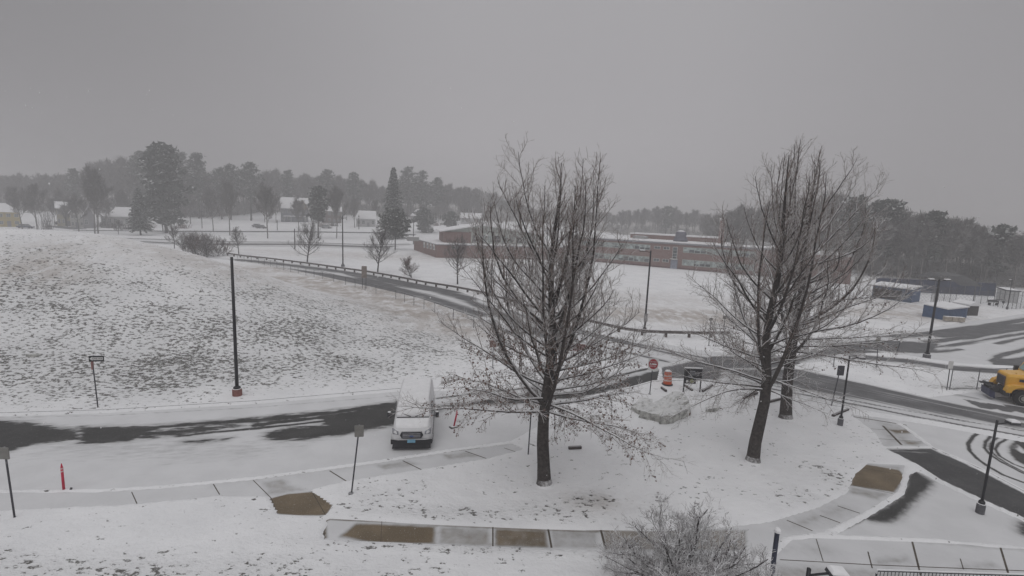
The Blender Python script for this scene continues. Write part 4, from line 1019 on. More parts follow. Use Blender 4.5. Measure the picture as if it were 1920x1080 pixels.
# ---- school
def school():
    pl = Plane(G(1070, 487.5), G(1462, 522)); root = empty('school_building', (pl.a[0], pl.a[1], 0), pl.rz, label='long red brick school with white window bands and a snowy flat roof', cat='building')
    H_ = float(np.mean([pl.uv(1200, 450)[1], pl.uv(1300, 457)[1], pl.uv(1400, 465.5)[1]]))
    L = pl.L
    MB().box(0, L, 0, 16, -.5, H_ - .35).build('wall', M_BRICK, root)
    rf_ = MB().box(-.15, L + .15, -.25, 16.2, H_ - .35, H_ + .02).build('roof', M_TRIMG, root)
    MB().box(-.15, L + .15, -.26, 16.2, H_ + .022, H_ + .30, (.05, .05)).build('roof_snow', M_SNOWCAP, rf_)
    def rect(x0, x1, y0a, y1a): 
        u0, z1 = pl.uv(x0, y0a); u1, z0 = pl.uv(x1, y1a); return u0, u1, z0, z1
    zA1, zA0, zB1, zB0 = H_ - .85, H_ - 2.15, H_ - 3.75, H_ - 5.15
    for x0, x1 in ((1080, 1218), (1281, 1417)):
        u0 = pl.uv(x0, 470)[0]; u1 = pl.uv(x1, 480)[0]
        for z1, z0 in ((zA1, zA0), (zB1, zB0)):
            n = max(6, int((u1 - u0) / 1.25)); m = u1 - u0
            fr_ = window(root, u0, u1, z0, z1, n, 1, M_PANEL, M_GLASSG, name='window_band', fw=.10)
            rg = np.random.default_rng(int(x0 + z1 * 10))
            for i in range(n):
                if rg.random() < .75: a = u0 + m * i / n + .12; MB().box(a, a + m / n - .24, -.05, -.031, z0 + .12, z0 + (z1 - z0) * rg.choice([.35, .45, .62])).build('lower_sash', mat_glass('sash_glass', (.05, .055, .06)), fr_)
    for x in (1232, 1249.5):
        u = pl.uv(x, 470)[0]; window(root, u - .75, u + .75, H_ - 1.75, H_ - 1.05, 2, 1, M_TRIM, M_GLASS); window(root, u - .75, u + .75, H_ - 4.75, H_ - 4.0, 2, 1, M_TRIM, M_GLASS)
    u = pl.uv(1265, 480)[0]; window(root, u - .55, u + .55, H_ - 4.0, H_ - .95, 1, 4, M_TRIM, M_GLASS, name='stair_window')
    d = MB().box(u - .8, u + .8, -.12, .0, 0, 2.2).build('door', pm('grey_blue_door', (.25, .27, .33), .5), root); MB().box(u - .85, u + .85, -1.0, 0, 2.35, 2.5).build('door_canopy', M_TRIM, root)
    # plinth
    MB().box(0, L, -.06, 0, -.5, .45).build('plinth', pm('dark_brick_base', (.12, .07, .07), .9), root)
    # setback storey, vent hood, chimney
    def at_roof(px, py, back): # point on a plane parallel to the facade, back metres behind
        q = Plane(pl.a - pl.n * back, pl.b - pl.n * back); return q.uv(px, py)
    u0 = at_roof(1182, 441, 9)[0]; u1 = at_roof(1345, 450, 9)[0]; z = at_roof(1260, 442.5, 9)[1]
    up_ = MB().box(u0, u1, 9, 15, H_ + .03, max(z, H_ + .8)).build('upper_storey', M_BRICK, root); MB().box(u0 - .1, u1 + .1, 8.9, 15.1, max(z, H_ + .8) + .003, max(z, H_ + .8) + .32).build('roof_snow', M_SNOWCAP, up_)
    u, _ = at_roof(1276, 450, 3); zt = at_roof(1276, 432, 3)[1]
    v_ = MB().lathe([(1.75, H_ + .3), (1.6, H_ + 1.0), (1.25, H_ + 1.5), (1.3, zt - .8), (1.05, zt - .25), (.4, zt)], 14, (u, 3, 0)).build('vent_hood', pm('grey_vent', (.13, .13, .16), .5, snow=.9, lo=.6, hi=.85), root, smooth=True)
    u0, _ = at_roof(1347.5, 440, 5); u1, zt = at_roof(1358.5, 415, 5)
    MB().box(u0, u1, 5, 6.1, H_ + .03, zt).box(u0 - .08, u1 + .08, 4.92, 6.18, zt + .003, zt + .2).build('chimney', M_BRICK, root)
    for x in (1200, 1385, 1400, 1430):
        u, _ = at_roof(x, 450, 6); MB().box(u - 1.6, u + 1.6, 5, 7.5, H_ + .303, H_ + 1.0).build('roof_unit', pm('grey_unit', (.3, .3, .3), .6, snow=.95, lo=.6, hi=.8), root)
    # right wing that steps forward
    p2 = Plane(pl.a + pl.e * (L + .003) + pl.n * 1.0, pl.a + pl.e * (L + 9.5) + pl.n * 1.0)
    MB().box(L + .003, L + 12.5, -1.0, 12, -.5, H_ - .6).build('end_wing_wall', M_BRICK, root); MB().box(L - .1, L + 12.6, -1.1, 12.1, H_ - .597, H_ - .3).build('end_wing_roof', M_SNOWCAP, root)
    window(root, L + 3.0, L + 5.0, 1.4, 2.6, 2, 1, y=-1.0)
    MB().box(L - .5, L - .003, -.9, -.003, -.5, H_ - .65).build('corner_pier', M_BRICK, root)
    return root
school()
def school_wing():
    c0 = G(776, 469); c1 = G(818, 484); pf = Plane(c1, G(1090, 489)); root = empty('brick_annex', (pf.a[0], pf.a[1], 0), pf.rz, label='low brick annex with four small windows and a taller hall with white framed glazing', cat='building')
    # local coords of the rear-left corner
    e, n = pf.e, pf.n
    d = np.array(c0) - pf.a; lu, lv = float(d @ e), float(-(d @ n)); Hw = pf.uv(900, 459.5)[1]; L = pf.L
    B = [(0, 0, -.5), (L, 0, -.5), (L, max(lv, 14), -.5), (lu, lv, -.5)]; T = [(x, y, Hw - .25) for x, y, _ in B]
    MB().hexa(B, T).build('wall', M_BRICK, root)
    c = lambda z, g: [(-g, -g, z), (L + g, -g, z), (L + g, max(lv, 14) + g, z), (lu - g, lv + g, z)]
    rf_ = MB().hexa(c(Hw - .248, .15), c(Hw - .05, .15)).build('roof', M_TRIMG, root); MB().hexa(c(Hw - .048, .14), c(Hw + .18, .08)).build('roof_snow', M_SNOWCAP, rf_)
    # four small windows on the left return wall
    ps = Plane(c0, c1); pr = empty('side_frame', (0, 0, 0)); bpy.data.objects.remove(pr)
    for x in (796, 802, 808, 814):
        u, z = ps.uv(x, 459 + (x - 796) * .22)
        m = MB(); P = lambda uu, zz, o: ((ps.a + ps.e * uu + ps.n * o - pf.a) @ e, -((ps.a + ps.e * uu + ps.n * o - pf.a) @ n), zz)
        hw = ps.L * .035; Bq = [P(u - hw, z - .75, .02), P(u + hw, z - .75, .02), P(u + hw, z - .75, .10), P(u - hw, z - .75, .10)]; Tq = [(a, b, z + .75) for a, b, _ in Bq]
        w = m.hexa(Bq, Tq).build('window', M_TRIM, root)
        m = MB(); Bq = [P(u - hw * .7, z - .55, .101), P(u + hw * .7, z - .55, .101), P(u + hw * .7, z - .55, .12), P(u - hw * .7, z - .55, .12)]; m.hexa(Bq, [(a, b, z + .1) for a, b, _ in Bq]).build('pane', mat_glass('grey_glass', (.2, .22, .23)), w)
    for x in (850, 858, 905): u, z = pf.uv(x, 465); window(root, u - .5, u + .5, z - .2, z + .45)
    u, z = pf.uv(907, 466); 
    # hall with low gable
    q = Plane(pf.a - n * 4, pf.b - n * 4); u0 = q.uv(832, 450)[0]; u1 = q.uv(883, 450)[0]; u2 = q.uv(1010, 455)[0]; zt = q.uv(860, 435)[1]; zr = q.uv(893, 420.5)[1]
    MB().box(u0, u1, 4, 16, Hw + .0, zt).build('hall_brick_wall', M_BRICK, root)
    MB().box(u1 + .003, u2, 4.1, 16, Hw + .0, zt).build('hall_panel_wall', pm('pale_panel', (.42, .45, .42), .6, .1, 1), root)
    n_ = 9
    for i in range(n_):
        a = u1 + .4 + (u2 - u1 - .8) * i / n_; b = u1 + .4 + (u2 - u1 - .8) * (i + 1) / n_ - .25; window(root, a, b, Hw + .5, zt - .6, 1, 2, M_TRIM, M_GLASSG if i % 3 else mat_glass('sash_glass'), y=4.1)
    um = (u0 + u2) / 2 - (u2 - u0) * .12
    rr = MB().prism([(u0 - 1.0, zt - .05), (um, zr - .25), (u2 + 1.0, zt - .05), (u2 + 1.0, zt + .22), (um, zr + .05), (u0 - 1.0, zt + .22)], 1, 3.2, 17).build('hall_roof', M_SNOWCAP, root)
    MB().prism([(u0, zt + .003), (u2, zt + .003), (um, zr - .27)], 1, 4.4, 16).build('gable_wall', pm('pale_panel', (.42, .45, .42), .6, .1, 1), root)
    MB().box(u0 - 9, u0 - 6, 7, 9.5, Hw + .181, Hw + 1.2).build('roof_unit', pm('grey_unit', (.3, .3, .3), .6, snow=.95, lo=.6, hi=.8), root)
school_wing()

# ---- houses
def house(px0, px1, py, top, label, wall=(.3, .3, .28), kind='gable', storeys=2, roofc=None, name='house', depth=8, eave=.62, yaw=None, porch=False, chim=True, wins=4, ridge='x'):
    a = GT(px0, py); b_ = np.array(G(px1, py + (px1 - px0) * .04, a[2])); 
    d0 = math.hypot(a[0], a[1]); s1 = ray(px1, py); f = d0 / math.hypot(s1[0], s1[1]); b = np.array([s1[0] * f, s1[1] * f])
    pl = Plane(a, b, a[2]); Ht = hgt((a[0] + b[0]) / 2, (a[1] + b[1]) / 2, top + (px1 - px0) * 0) - a[2]; L = pl.L
    root = empty(name, (a[0], a[1], a[2]), pl.rz, label=label, cat='house', group='houses along the far streets')
    He = Ht * eave; mw = pm('siding_%d_%d_%d' % tuple(int(c * 100) for c in wall), wall, .85, .12, 1.5)
    MB().box(0, L, 0, depth, -1.5, He).build('wall', mw, root)
    if kind == 'hip':
        B = [(-.5, -.5, He), (L + .5, -.5, He), (L + .5, depth + .5, He), (-.5, depth + .5, He)]; k = min(L, depth) * .42
        T = [(k, k, Ht), (L - k, k, Ht), (L - k, depth - k, Ht), (k, depth - k, Ht)]; B = [(x, y, He + .003) for x, y, _ in B]
        MB().hexa(B, T).build('roof', M_SNOWCAP, root)
    elif ridge == 'x':
        MB().prism([(-.5, He - .15), (depth / 2, Ht - .3), (depth + .5, He - .15), (depth + .5, He + .15), (depth / 2, Ht), (-.5, He + .15)], 0, -.4, L + .4).build('roof', M_SNOWCAP, root)
        MB().prism([(.05, He + .003), (depth - .05, He + .003), (depth / 2, Ht - .35)], 0, .05, L - .05).build('gable', mw, root)
    else:
        MB().prism([(-.5, He - .15), (L / 2, Ht - .3), (L + .5, He - .15), (L + .5, He + .15), (L / 2, Ht), (-.5, He + .15)], 1, -.4, depth + .4).build('roof', M_SNOWCAP, root)
        MB().prism([(.05, He + .003), (L - .05, He + .003), (L / 2, Ht - .35)], 1, .05, depth - .05).build('gable', mw, root)
    sh = He / storeys
    for s_ in range(storeys):
        for i in range(wins):
            c = L * (i + .5) / wins; w = min(.7, L / wins * .3)
            if s_ == 0 and i == wins // 2: MB().box(c - .5, c + .5, -.06, -.003, 0, 2.1).build('door', M_TRIMG, root); continue
            window(root, c - w, c + w, s_ * sh + sh * .34, s_ * sh + sh * .82, 2, 2, fw=.12)
    if porch: 
        p = MB().box(L * .1, L * .9, -2.4, -.003, sh * .85, sh * .95); p.build('porch_roof', M_SNOWCAP, root)
        for i in range(4): MB().box(L * .1 + .1 + i * (L * .8 - .4) / 3, L * .1 + .3 + i * (L * .8 - .4) / 3, -2.3, -2.1, 0, sh * .85).build('porch_post', M_TRIM, root)
    if chim: MB().box(L * .6, L * .6 + .9, depth * .45, depth * .45 + .9, Ht - .8, Ht + 1.3).build('chimney', pm('dark_chimney', (.09, .08, .09), .9, snow=.9, lo=.6, hi=.8), root)
    return root
house(-20, 40, 425, 381, 'yellow two storey house with a hipped snowy roof and dark chimney', (.42, .35, .16), 'hip', 2, depth=9, eave=.62)
house(108, 140, 424, 378, 'cream house with a broad snowy gable beside the side street', (.38, .36, .27), 'gable', 2, ridge='x', depth=7, eave=.72)
house(133, 158, 427, 383, 'small white gabled house between the cream house and the dark roofed one', (.48, .48, .46), 'gable', 2, ridge='y', depth=7, eave=.6, wins=3)
house(157, 180, 428, 386, 'grey cottage with a snowy pitched roof left of the long white house', (.25, .25, .26), 'gable', 1, ridge='y', depth=8, eave=.5, wins=2)
house(190, 254, 424, 388, 'long white house with a wide snowy roof behind the paired bare trees', (.46, .46, .45), 'gable', 1, ridge='x', depth=9, eave=.5, wins=6, chim=False)
house(356, 396, 400, 366, 'hazy house with a snow covered hipped roof above the big thicket', (.24, .24, .23), 'hip', 1, depth=8, eave=.5, chim=False)
v = house(527, 578, 416, 370, 'steep gabled old house with a tan gable and white porch', (.17, .18, .21), 'gable', 2, ridge='x', depth=9, eave=.55, porch=True, wins=5)
def front_gable(root, L0, L1, He, Ht):
    MB().prism([(L0, He), (L1, He), ((L0 + L1) / 2, Ht - .3)], 1, -.9, 4).build('front_gable', pm('tan_gable', (.28, .23, .17), .9, .1), root)
    MB().prism([(L0 - .6, He - .2), ((L0 + L1) / 2, Ht - .35), (L1 + .6, He - .2), (L1 + .6, He + .1), ((L0 + L1) / 2, Ht), (L0 - .6, He + .1)], 1, -1.4, 5).build('front_gable_roof', M_SNOWCAP, root)
    for q in (-.5, .5): window(root, (L0 + L1) / 2 + q - .35, (L0 + L1) / 2 + q + .35, He + .8, He + 2.2, 1, 2, y=-.9)
_z = hgt(v.location.x, v.location.y, 370) - v.location.z
front_gable(v, 6.8, 12.3, _z * .55, _z * .98)
house(604, 640, 418, 387, 'brown house with a flat looking snowy roof right of the gabled house', (.16, .13, .12), 'gable', 2, ridge='x', depth=7, eave=.72, chim=True, wins=4)
house(668, 704, 425, 395, 'low white house with a small front gable left of the pointed spruce', (.42, .42, .42), 'gable', 1, ridge='x', depth=8, eave=.5, chim=False)
house(770, 812, 414, 392, 'house with a bright snowy pitched roof right of the pointed spruce', (.20, .18, .18), 'hip', 1, depth=8, eave=.42)
house(864, 902, 420, 399, 'hazy white house behind the large brick hall', (.38, .38, .38), 'gable', 1, ridge='x', depth=8, eave=.55, wins=5)
house(157, 174, 379, 364, 'far roof with snow high in the left wood', (.2, .2, .2), 'gable', 1, ridge='x', depth=6, eave=.35, chim=False, wins=2)

# ---- sheds and sports ground
def box_building(name, front, back_dir, depth, Hf, Hb, label, cat, mw, mr, door=None, panels=True, group=None, over=.12):
    pl = Plane(GT(*front[0])[:2], GT(*front[1])[:2]); root = empty(name, (pl.a[0], pl.a[1], GT(*front[0])[2]), pl.rz, label=label, cat=cat, group=group); L = pl.L
    m = MB(); m.add([(0, 0, -.3), (L, 0, -.3), (L, depth, -.3), (0, depth, -.3), (0, 0, Hf), (L, 0, Hf), (L, depth, Hb), (0, depth, Hb)], [(0, 3, 2, 1), (4, 5, 6, 7), (0, 1, 5, 4), (1, 2, 6, 5), (2, 3, 7, 6), (3, 0, 4, 7)]); m.build('wall', mw, root)
    if panels:
        r = MB()
        for i in range(int(L / .4)): r.box(.1 + i * .4, .16 + i * .4, -.03, -.002, 0, Hf - .1)
        r.build('rib', mw, root)
    q = MB(); o = over; q.add([(-o, -o, Hf + .003), (L + o, -o, Hf + .003), (L + o, depth + o, Hb + .003), (-o, depth + o, Hb + .003), (-o, -o, Hf + .16), (L + o, -o, Hf + .16), (L + o, depth + o, Hb + .16), (-o, depth + o, Hb + .16)], [(0, 3, 2, 1), (4, 5, 6, 7), (0, 1, 5, 4), (1, 2, 6, 5), (2, 3, 7, 6), (3, 0, 4, 7)]); q.build('roof', mr, root)
    return root, pl
M_BLUE = pm('blue_steel', (.045, .085, .17), .5, .2, 2)
M_BLUED = pm('dull_blue_steel', (.055, .085, .14), .6, .25, 2)
r_, p_ = box_building('storage_container', ((1774, 601), (1812, 596)), None, 2.6, 1.42, 1.62, 'blue storage shed with a snowy flat roof right of the tall twin headed lamp', 'shed', M_BLUE, M_SNOWCAP)
_a = GT(1750, 596)
r_, p_ = box_building('ticket_hut', ((1815, 592), (1833, 592)), None, 2.2, 1.35, 1.35, 'small dark wooden hut with a snowy gable roof and pale door beside the blue shed', 'hut', pm('dark_wood', (.06, .055, .055), .8), M_SNOWCAP, panels=False)
MB().box(p_.L + .003, p_.L + .03, .3, .95, 0, 1.2).build('door', M_TRIM, r_)
MB().prism([(-.15, 1.52), (p_.L / 2, 1.95), (p_.L + .15, 1.52)], 1, -.15, 2.35).build('gable_roof', M_SNOWCAP, r_)
r_, p_ = box_building('dugout', ((1634, 557), (1708, 568)), None, 3.0, 2.0, 2.35, 'long blue team shelter with an open front painted as dark shade and snowy roof', 'dugout', M_BLUED, M_SNOWCAP, panels=False)
MB().box(.2, p_.L - 1.4, -.04, -.003, .1, 1.6).build('painted_front_shade', pm('painted_shelter_shade', (.035, .03, .032), .9, .5, 1.2), r_)  # dark sheet on the wall, painted as the shade inside the open shelter
for i in range(7): MB().box(.2 + i * (p_.L - 1.8) / 6, .32 + i * (p_.L - 1.8) / 6, -.12, -.041, 0, 1.9).build('post', M_DARK, r_)
MB().box(p_.L + .003, p_.L + .05, -.05, 3.05, 0, 2.3).build('end_panel', M_BLUE, r_)
def pallet():
    x, y, z = GT(1788, 603); r = empty('crate_stack', (x, y, z), -.15, label='small snow covered pale crates stacked against the blue shed', cat='crates')
    for i in range(3): MB().box(-1.1 + i * .75, -.42 + i * .75, -.3, .3, .05, .62).build('crate', pm('pale_crate', (.38, .34, .29), .8, snow=.95, lo=.6, hi=.8), r, bevel=.02)
pallet()
def net_fence(name, pts, h, label, cat, mesh_m, post_m, step=2.4, net=True, rails=(1.0,), pr=.03, wire=True, cell=.45, wr=.006, group=None, rail_r=.022):
    P = [GT(*q) for q in pts]; root = empty(name, P[0], label=label, cat=cat, group=group); o = np.array(P[0]); dens = []
    for a, b in zip(P[:-1], P[1:]):
        a, b = np.array(a), np.array(b); n = max(1, round(float(np.hypot(*(b - a)[:2])) / step))
        for i in range(n): dens.append(a + (b - a) * i / n)
    dens.append(np.array(P[-1])); dens = [np.array([q[0], q[1], float(ground_z(q[0], q[1]))]) - o for q in dens]
    for q in dens: MB().tube([q + [0, 0, -.2], q + [0, 0, h]], pr, 6).build('post', post_m, root)
    r = MB()
    for rz_ in rails: r.tube([q + [0, 0, h * rz_ - .01] for q in dens], rail_r, 5)
    r.build('rail', post_m, root)
    if wire:
        tb = TB()
        for a, b in zip(dens[:-1], dens[1:]):
            L = float(np.hypot(*(b - a)[:2])); k = int(L / cell)
            for i in range(-int(h / cell), k):
                for sgn in (0, 1):
                    u0, u1 = i * cell, i * cell + h; z0, z1 = 0, h
                    if u0 < 0: z0 = -u0; u0 = 0
                    if u1 > L: z1 = h - (u1 - L); u1 = L
                    if u1 <= u0: continue
                    if sgn: u0, u1 = L - u0, L - u1
                    tb.add(np.array([a + (b - a) * u0 / L + [0, 0, z0], a + (b - a) * u1 / L + [0, 0, z1]]), wr, wr, 3)
        link('chain_link', tb.mesh('chain_link', mesh_m, False), root)
    return root
M_GALV = pm('galvanised_steel', (.16, .16, .17), .5, .2, 5, metal=.3)
M_GALVD = pm('dark_galvanised', (.085, .085, .09), .5, .2, 5, metal=.2)
M_WIRE = pm('fence_wire', (.15, .15, .155), .6, .1)
net_fence('chain_link_fence', [(445, 489), (485, 495), (545, 510), (605, 523), (648, 534), (705, 551), (742, 561), (776, 573), (815, 586), (850, 600), (888, 615), (925, 632), (965, 650)], 1.15, 'long low chain link fence between the hill and the main road', 'fence', M_WIRE, M_GALVD, 3.0, cell=.30, wr=.004)
net_fence('corner_fence', [(1780, 732), (1930, 727)], 1.5, 'short chain link fence by the yellow truck, starting at the white sign post', 'fence', M_WIRE, M_GALV, 2.2, rails=(1.0, .08), cell=.25, wr=.0045)
def batting_cage():
    A, B = GT(1756, 575), GT(1822, 577); r = net_fence('batting_cage', [(1756, 575), (1790, 574), (1822, 577), (1826, 562)], 2.9, 'grey netted batting cage with many thin posts behind the blue shed', 'cage', M_WIRE, M_GALVD, 1.5, cell=.5, wr=.012)
    o = np.array(A); a = np.array(GT(1785, 566)) - o; b = np.array(GT(1826, 568)) - o; m = MB(); t = TB()
    for i in range(20):
        p = a + (b - a) * i / 19; t.add(np.array([p + [0, -1, 2.8], p + [0, 2, 4.0], p + [0, 5, 4.3], p + [0, 8, 3.2]]), .05, .05, 3)
    for j in range(12):
        for p0, z in (((0), 2.8 + j * .12),): t.add(np.array([a + [0, -1 + j * .75, z], b + [0, -1 + j * .75, z]]), .02, .02, 3)
    link('roof_net', t.mesh('roof_net', M_WIRE), r)
batting_cage()
net_fence('backstop_fence', [(1700, 560), (1745, 566), (1756, 575)], 2.6, 'tall thin sports fence between the team shelter and the batting cage', 'fence', M_WIRE, M_GALVD, 2.5, cell=.5, wr=.01)
net_fence('field_fence', [(1826, 571), (1850, 568), (1880, 575), (1960, 582)], 2.0, 'thin sports fence at the right edge beyond the small hut', 'fence', M_WIRE, M_GALVD, 2.5, cell=.45, wr=.009)
net_fence('cage_fence', [(1862, 574), (1889, 580), (1920, 578), (1960, 575)], 2.7, 'second tall cage fence at the far right edge in front of the white shed', 'fence', M_WIRE, M_GALVD, 1.4, cell=.45, wr=.010)
def windscreen():
    a, b = GT(1640, 545), GT(1864, 556); pl = Plane(a, b); r = empty('windscreen_fence', (a[0], a[1], a[2]), pl.rz, label='long dark blue windscreen on a fence at the foot of the right wood', cat='fence')
    MB().box(0, pl.L, 0, .06, .1, 2.4).build('screen', pm('navy_screen', (.035, .045, .08), .9, .3, .5), r); MB().tube([(0, -.02, 2.5), (pl.L, -.02, 2.5)], .05, 6).build('top_rail', M_GALV, r)
    for i in range(9): MB().tube([(pl.L * i / 8, -.04, -.3), (pl.L * i / 8, -.04, 2.5)], .05, 6).build('post', M_GALV, r)
windscreen()
r_, p_ = box_building('white_shed', ((1885, 568), (1908, 569)), None, 2.5, 2.0, 2.2, 'plain white shed among the fences near the right edge', 'shed', pm('white_steel', (.5, .5, .5), .6), M_DARKSNOW, panels=True)
def bench(px, py, label, w=1.6, h=.85):
    x, y, z = GT(px, py); r = empty('bench', (x, y, z), .1, label=label, cat='bench', group='dark benches by the fences')
    MB().box(-w / 2, w / 2, 0, .4, .42, .47).build('seat', M_DARKSNOW, r); MB().box(-w / 2, w / 2, .38, .43, .5, h).build('backrest', M_DARK, r)
    for s_ in (-1, 1): MB().box(s_ * w * .4 - .04, s_ * w * .4 + .04, .02, .4, 0, .42).build('leg', M_DARK, r)
bench(1864, 573, 'dark bench with a solid back right of the small hut'); bench(1878, 569, 'lower dark bench among the fences near the white shed', 1.3, .6)
# ================================================================ STREET FURNITURE
def guardrail():
    pts = [(427, 479), (460, 484), (500, 488), (540, 493), (600, 501), (640, 507), (690, 514), (740, 523), (800, 535), (850, 543), (900, 553), (950, 568), (1000, 583), (1060, 599), (1115, 612), (1153, 621), (1180, 627), (1227, 631), (1270, 632), (1325, 633), (1365, 632)]
    P = [np.array(GT(*p)) for p in pts]; o = P[0]; root = empty('guardrail', o, label='long timber and steel guardrail curving along the far side of the main road', cat='guardrail')
    D = [0.0]
    for a, b in zip(P[:-1], P[1:]): D.append(D[-1] + float(np.hypot(*(b - a)[:2])))
    def at(s_):
        i = min(np.searchsorted(D, s_, 'right') - 1, len(P) - 2); t = (s_ - D[i]) / (D[i + 1] - D[i]); return P[i] * (1 - t) + P[i + 1] * t - o, (P[i + 1] - P[i])
    mw = pm('weathered_timber', (.11, .09, .08), .9, .3, 5, snow=.85, lo=.55, hi=.8); mr = pm('rusty_rail', (.10, .085, .08), .6, .25, 5, snow=.8, lo=.5, hi=.85)
    s_ = 0
    while s_ < D[-1]:
        p, e = at(s_); a = math.atan2(e[1], e[0]); q = MB().box(-.1, .1, -.1, .1, -.3, .66).build('post', mw, root); q.location = p; q.rotation_euler = (0, 0, a); s_ += 2.3 if s_ > D[-1] - 60 else 2.6
    N_ = 90; secs = []
    for i in range(N_):
        p, e = at(D[-1] * i / (N_ - 1)); n = np.array([e[1], -e[0], 0]) / np.hypot(e[0], e[1])
        prof = [(.10, .38), (.16, .43), (.12, .5), (.16, .57), (.10, .64), (.135, .68), (.19, .63), (.15, .54), (.15, .46), (.19, .40), (.14, .35)]
        secs.append([tuple(p + n * a + np.array([0, 0, z])) for a, z in prof])
    MB().loft(secs).build('rail', mr, root)
guardrail()
M_POLE = pm('black_pole', (.008, .008, .012), .45, .2, 4, spec=.4)
M_SNOWOBJ = pm('settled_snow', (.78, .78, .79), .9, .05, 3)
M_HEAD = pm('lamp_head', (.05, .05, .055), .5, .2, 4, snow=1.0, lo=.35, hi=.55)
def lamp(px, py, top, label, heads=(), base='concrete', r=.09, red=False, h=None):
    x, y, z = GT(px, py); h = h or hgt(x, y, top) - z; r0 = empty('lamp_post', (x, y, z), label=label, cat='lamp post', group='dark lamp posts around the roads and lots')
    MB().tube([(0, 0, .0), (0, 0, h)], [r, r * .72], 12).build('pole', M_POLE, r0, smooth=True)
    mc = pm('red_concrete', (.22, .10, .085), .9, snow=.9, lo=.6, hi=.8) if red else pm('lamp_concrete', (.12, .12, .13), .9, snow=.95, lo=.5, hi=.75)
    MB().lathe([(r * 2.6, -.1), (r * 2.6, .34), (r * 2.4, .40), (r * 1.9, .42)], 16).build('base', mc, r0, smooth=False)
    MB().lathe([(r * 2.0, .42), (r * 1.9, .50), (r * 1.15, .56)], 16).build('base_collar', M_POLE, r0)
    for az, L in heads:
        c, s_ = math.cos(az), math.sin(az); a = MB().tube([(c * r * .5, s_ * r * .5, h - .16), (c * L * .55, s_ * L * .55, h - .06)], .028, 6).build('arm', M_POLE, r0)
        hd = MB().box(L * .5, L, -.17, .17, -.07, .04, (.03, .03)).build('lamp_head', M_HEAD, a, bevel=.015); hd.location = (0, 0, h - .03); hd.rotation_euler = (0, 0, az)
        sn = MB().box(L * .52, L * .98, -.15, .15, .0, .06, (.05, .05)).build('snow_cap', M_SNOWOBJ, hd, bevel=.01); sn.location = (0, 0, .043)
    return r0
lamp(445, 741, 482, 'tallest black lamp post on a reddish footing at the foot of the hill', (), red=True, r=.10)
lamp(643, 500, 405, 'plain dark pole standing right at the guardrail, left of the big oak', (), r=.13)
lamp(921, 550, 434, 'dark lamp post behind the guardrail in front of the brick annex', ((3.3, .8),), r=.10)
_l = lamp(1208, 624, 470, 'dark lamp post at the guardrail bend in front of the school, small plate on it', ((3.2, 1.1),), r=.10)
MB().box(-.18, .18, -.16, -.12, 1.15, 1.95).build('plate', pm('dull_plate', (.25, .24, .24), .5), _l)
lamp(1737, 672, 524, 'tall dark lamp post with two snowy heads in the parking area', ((0.1, 1.0), (3.24, 1.0)), r=.11)
lamp(1575, 797, 668, 'short dark pedestrian lamp in front of the angled sign, right of the oaks', ((-.15, .75),), r=.055)
lamp(1837, 962, 788, 'short dark pedestrian lamp beside the bare asphalt path', ((-.1, .75),), r=.055)
_q = G(1517, 1066, 3.55); _l = lamp(1560, 1300, 0, 'pedestrian lamp of which only the snowy head shows at the bottom edge', ((-.1, .8),), r=.06, h=3.55); _l.location = (_q[0], _q[1], 0.0)
lamp(1888, 580, 525, 'small slim floodlight pole near the white shed', ((1.5, .5),), r=.05)
def upole(px, py, top, label, arm=1.4):
    x, y, z = GT(px, py); h = hgt(x, y, top) - z; r = empty('utility_pole', (x, y, z - .1), label=label, cat='utility pole', group='utility poles by the far streets')
    MB().tube([(0, 0, 0), (0, 0, h)], [.16, .11], 7).build('pole', M_BARK2, r); MB().box(-arm / 2, arm / 2, -.06, .06, h - .9, h - .75).build('crossarm', M_BARK2, r)
upole(124, 424, 374, 'utility pole beside the cream house'); upole(379, 428, 392, 'short utility pole above the big thicket'); upole(553, 466, 428, 'thin pole just left of the rounded bare tree', .8); upole(520, 432, 412, 'thin pole at the street in front of the gabled house', .8)
upole(775, 458, 412, 'thin pole at the corner of the brick annex', .8); upole(673, 430, 402, 'thin pole in front of the low white house', .8); upole(1768, 548, 528, 'left short white topped pole above the blue windscreen', .5); upole(1806, 550, 528, 'right short white topped pole above the blue windscreen', .5)

M_POST = pm('dark_post', (.05, .05, .06), .6, .2, 4, snow=.3)
M_SIGNB = pm('sign_back', (.20, .195, .18), .5, .15, 3, metal=.2)
M_SIGNW = pm('sign_white', (.62, .62, .61), .5, .06, 3)
M_BLK = pm('sign_black', (.012, .012, .016), .5, .1)
M_RED = pm('sign_red', (.30, .018, .03), .45, .12)
def signpost(name, px, py, top, label, tx=None, r=.03, cat='sign', group=None, m=None):
    """post from ground pixel to a top pixel; leans if tx says so"""
    x, y, z = GT(px, py); h = hgt(x, y, top) - z; root = empty(name, (x, y, z), label=label, cat=cat, group=group)
    lean = 0.0
    if tx is not None:
        nat = proj(x, y, z + h)[0]; e = proj(x + .5, y, z + h)[0]; lean = (tx - nat) / (e - nat) * .5
    MB().tube([(0, 0, -.2), (lean, 0, h)], r, 7).build('post', m or M_POST, root, smooth=True)
    MB().lathe([(.10, -.05), (.10, .02), (.04, .05)], 10).build('base_plate', M_POST, root)
    return root, h, lean
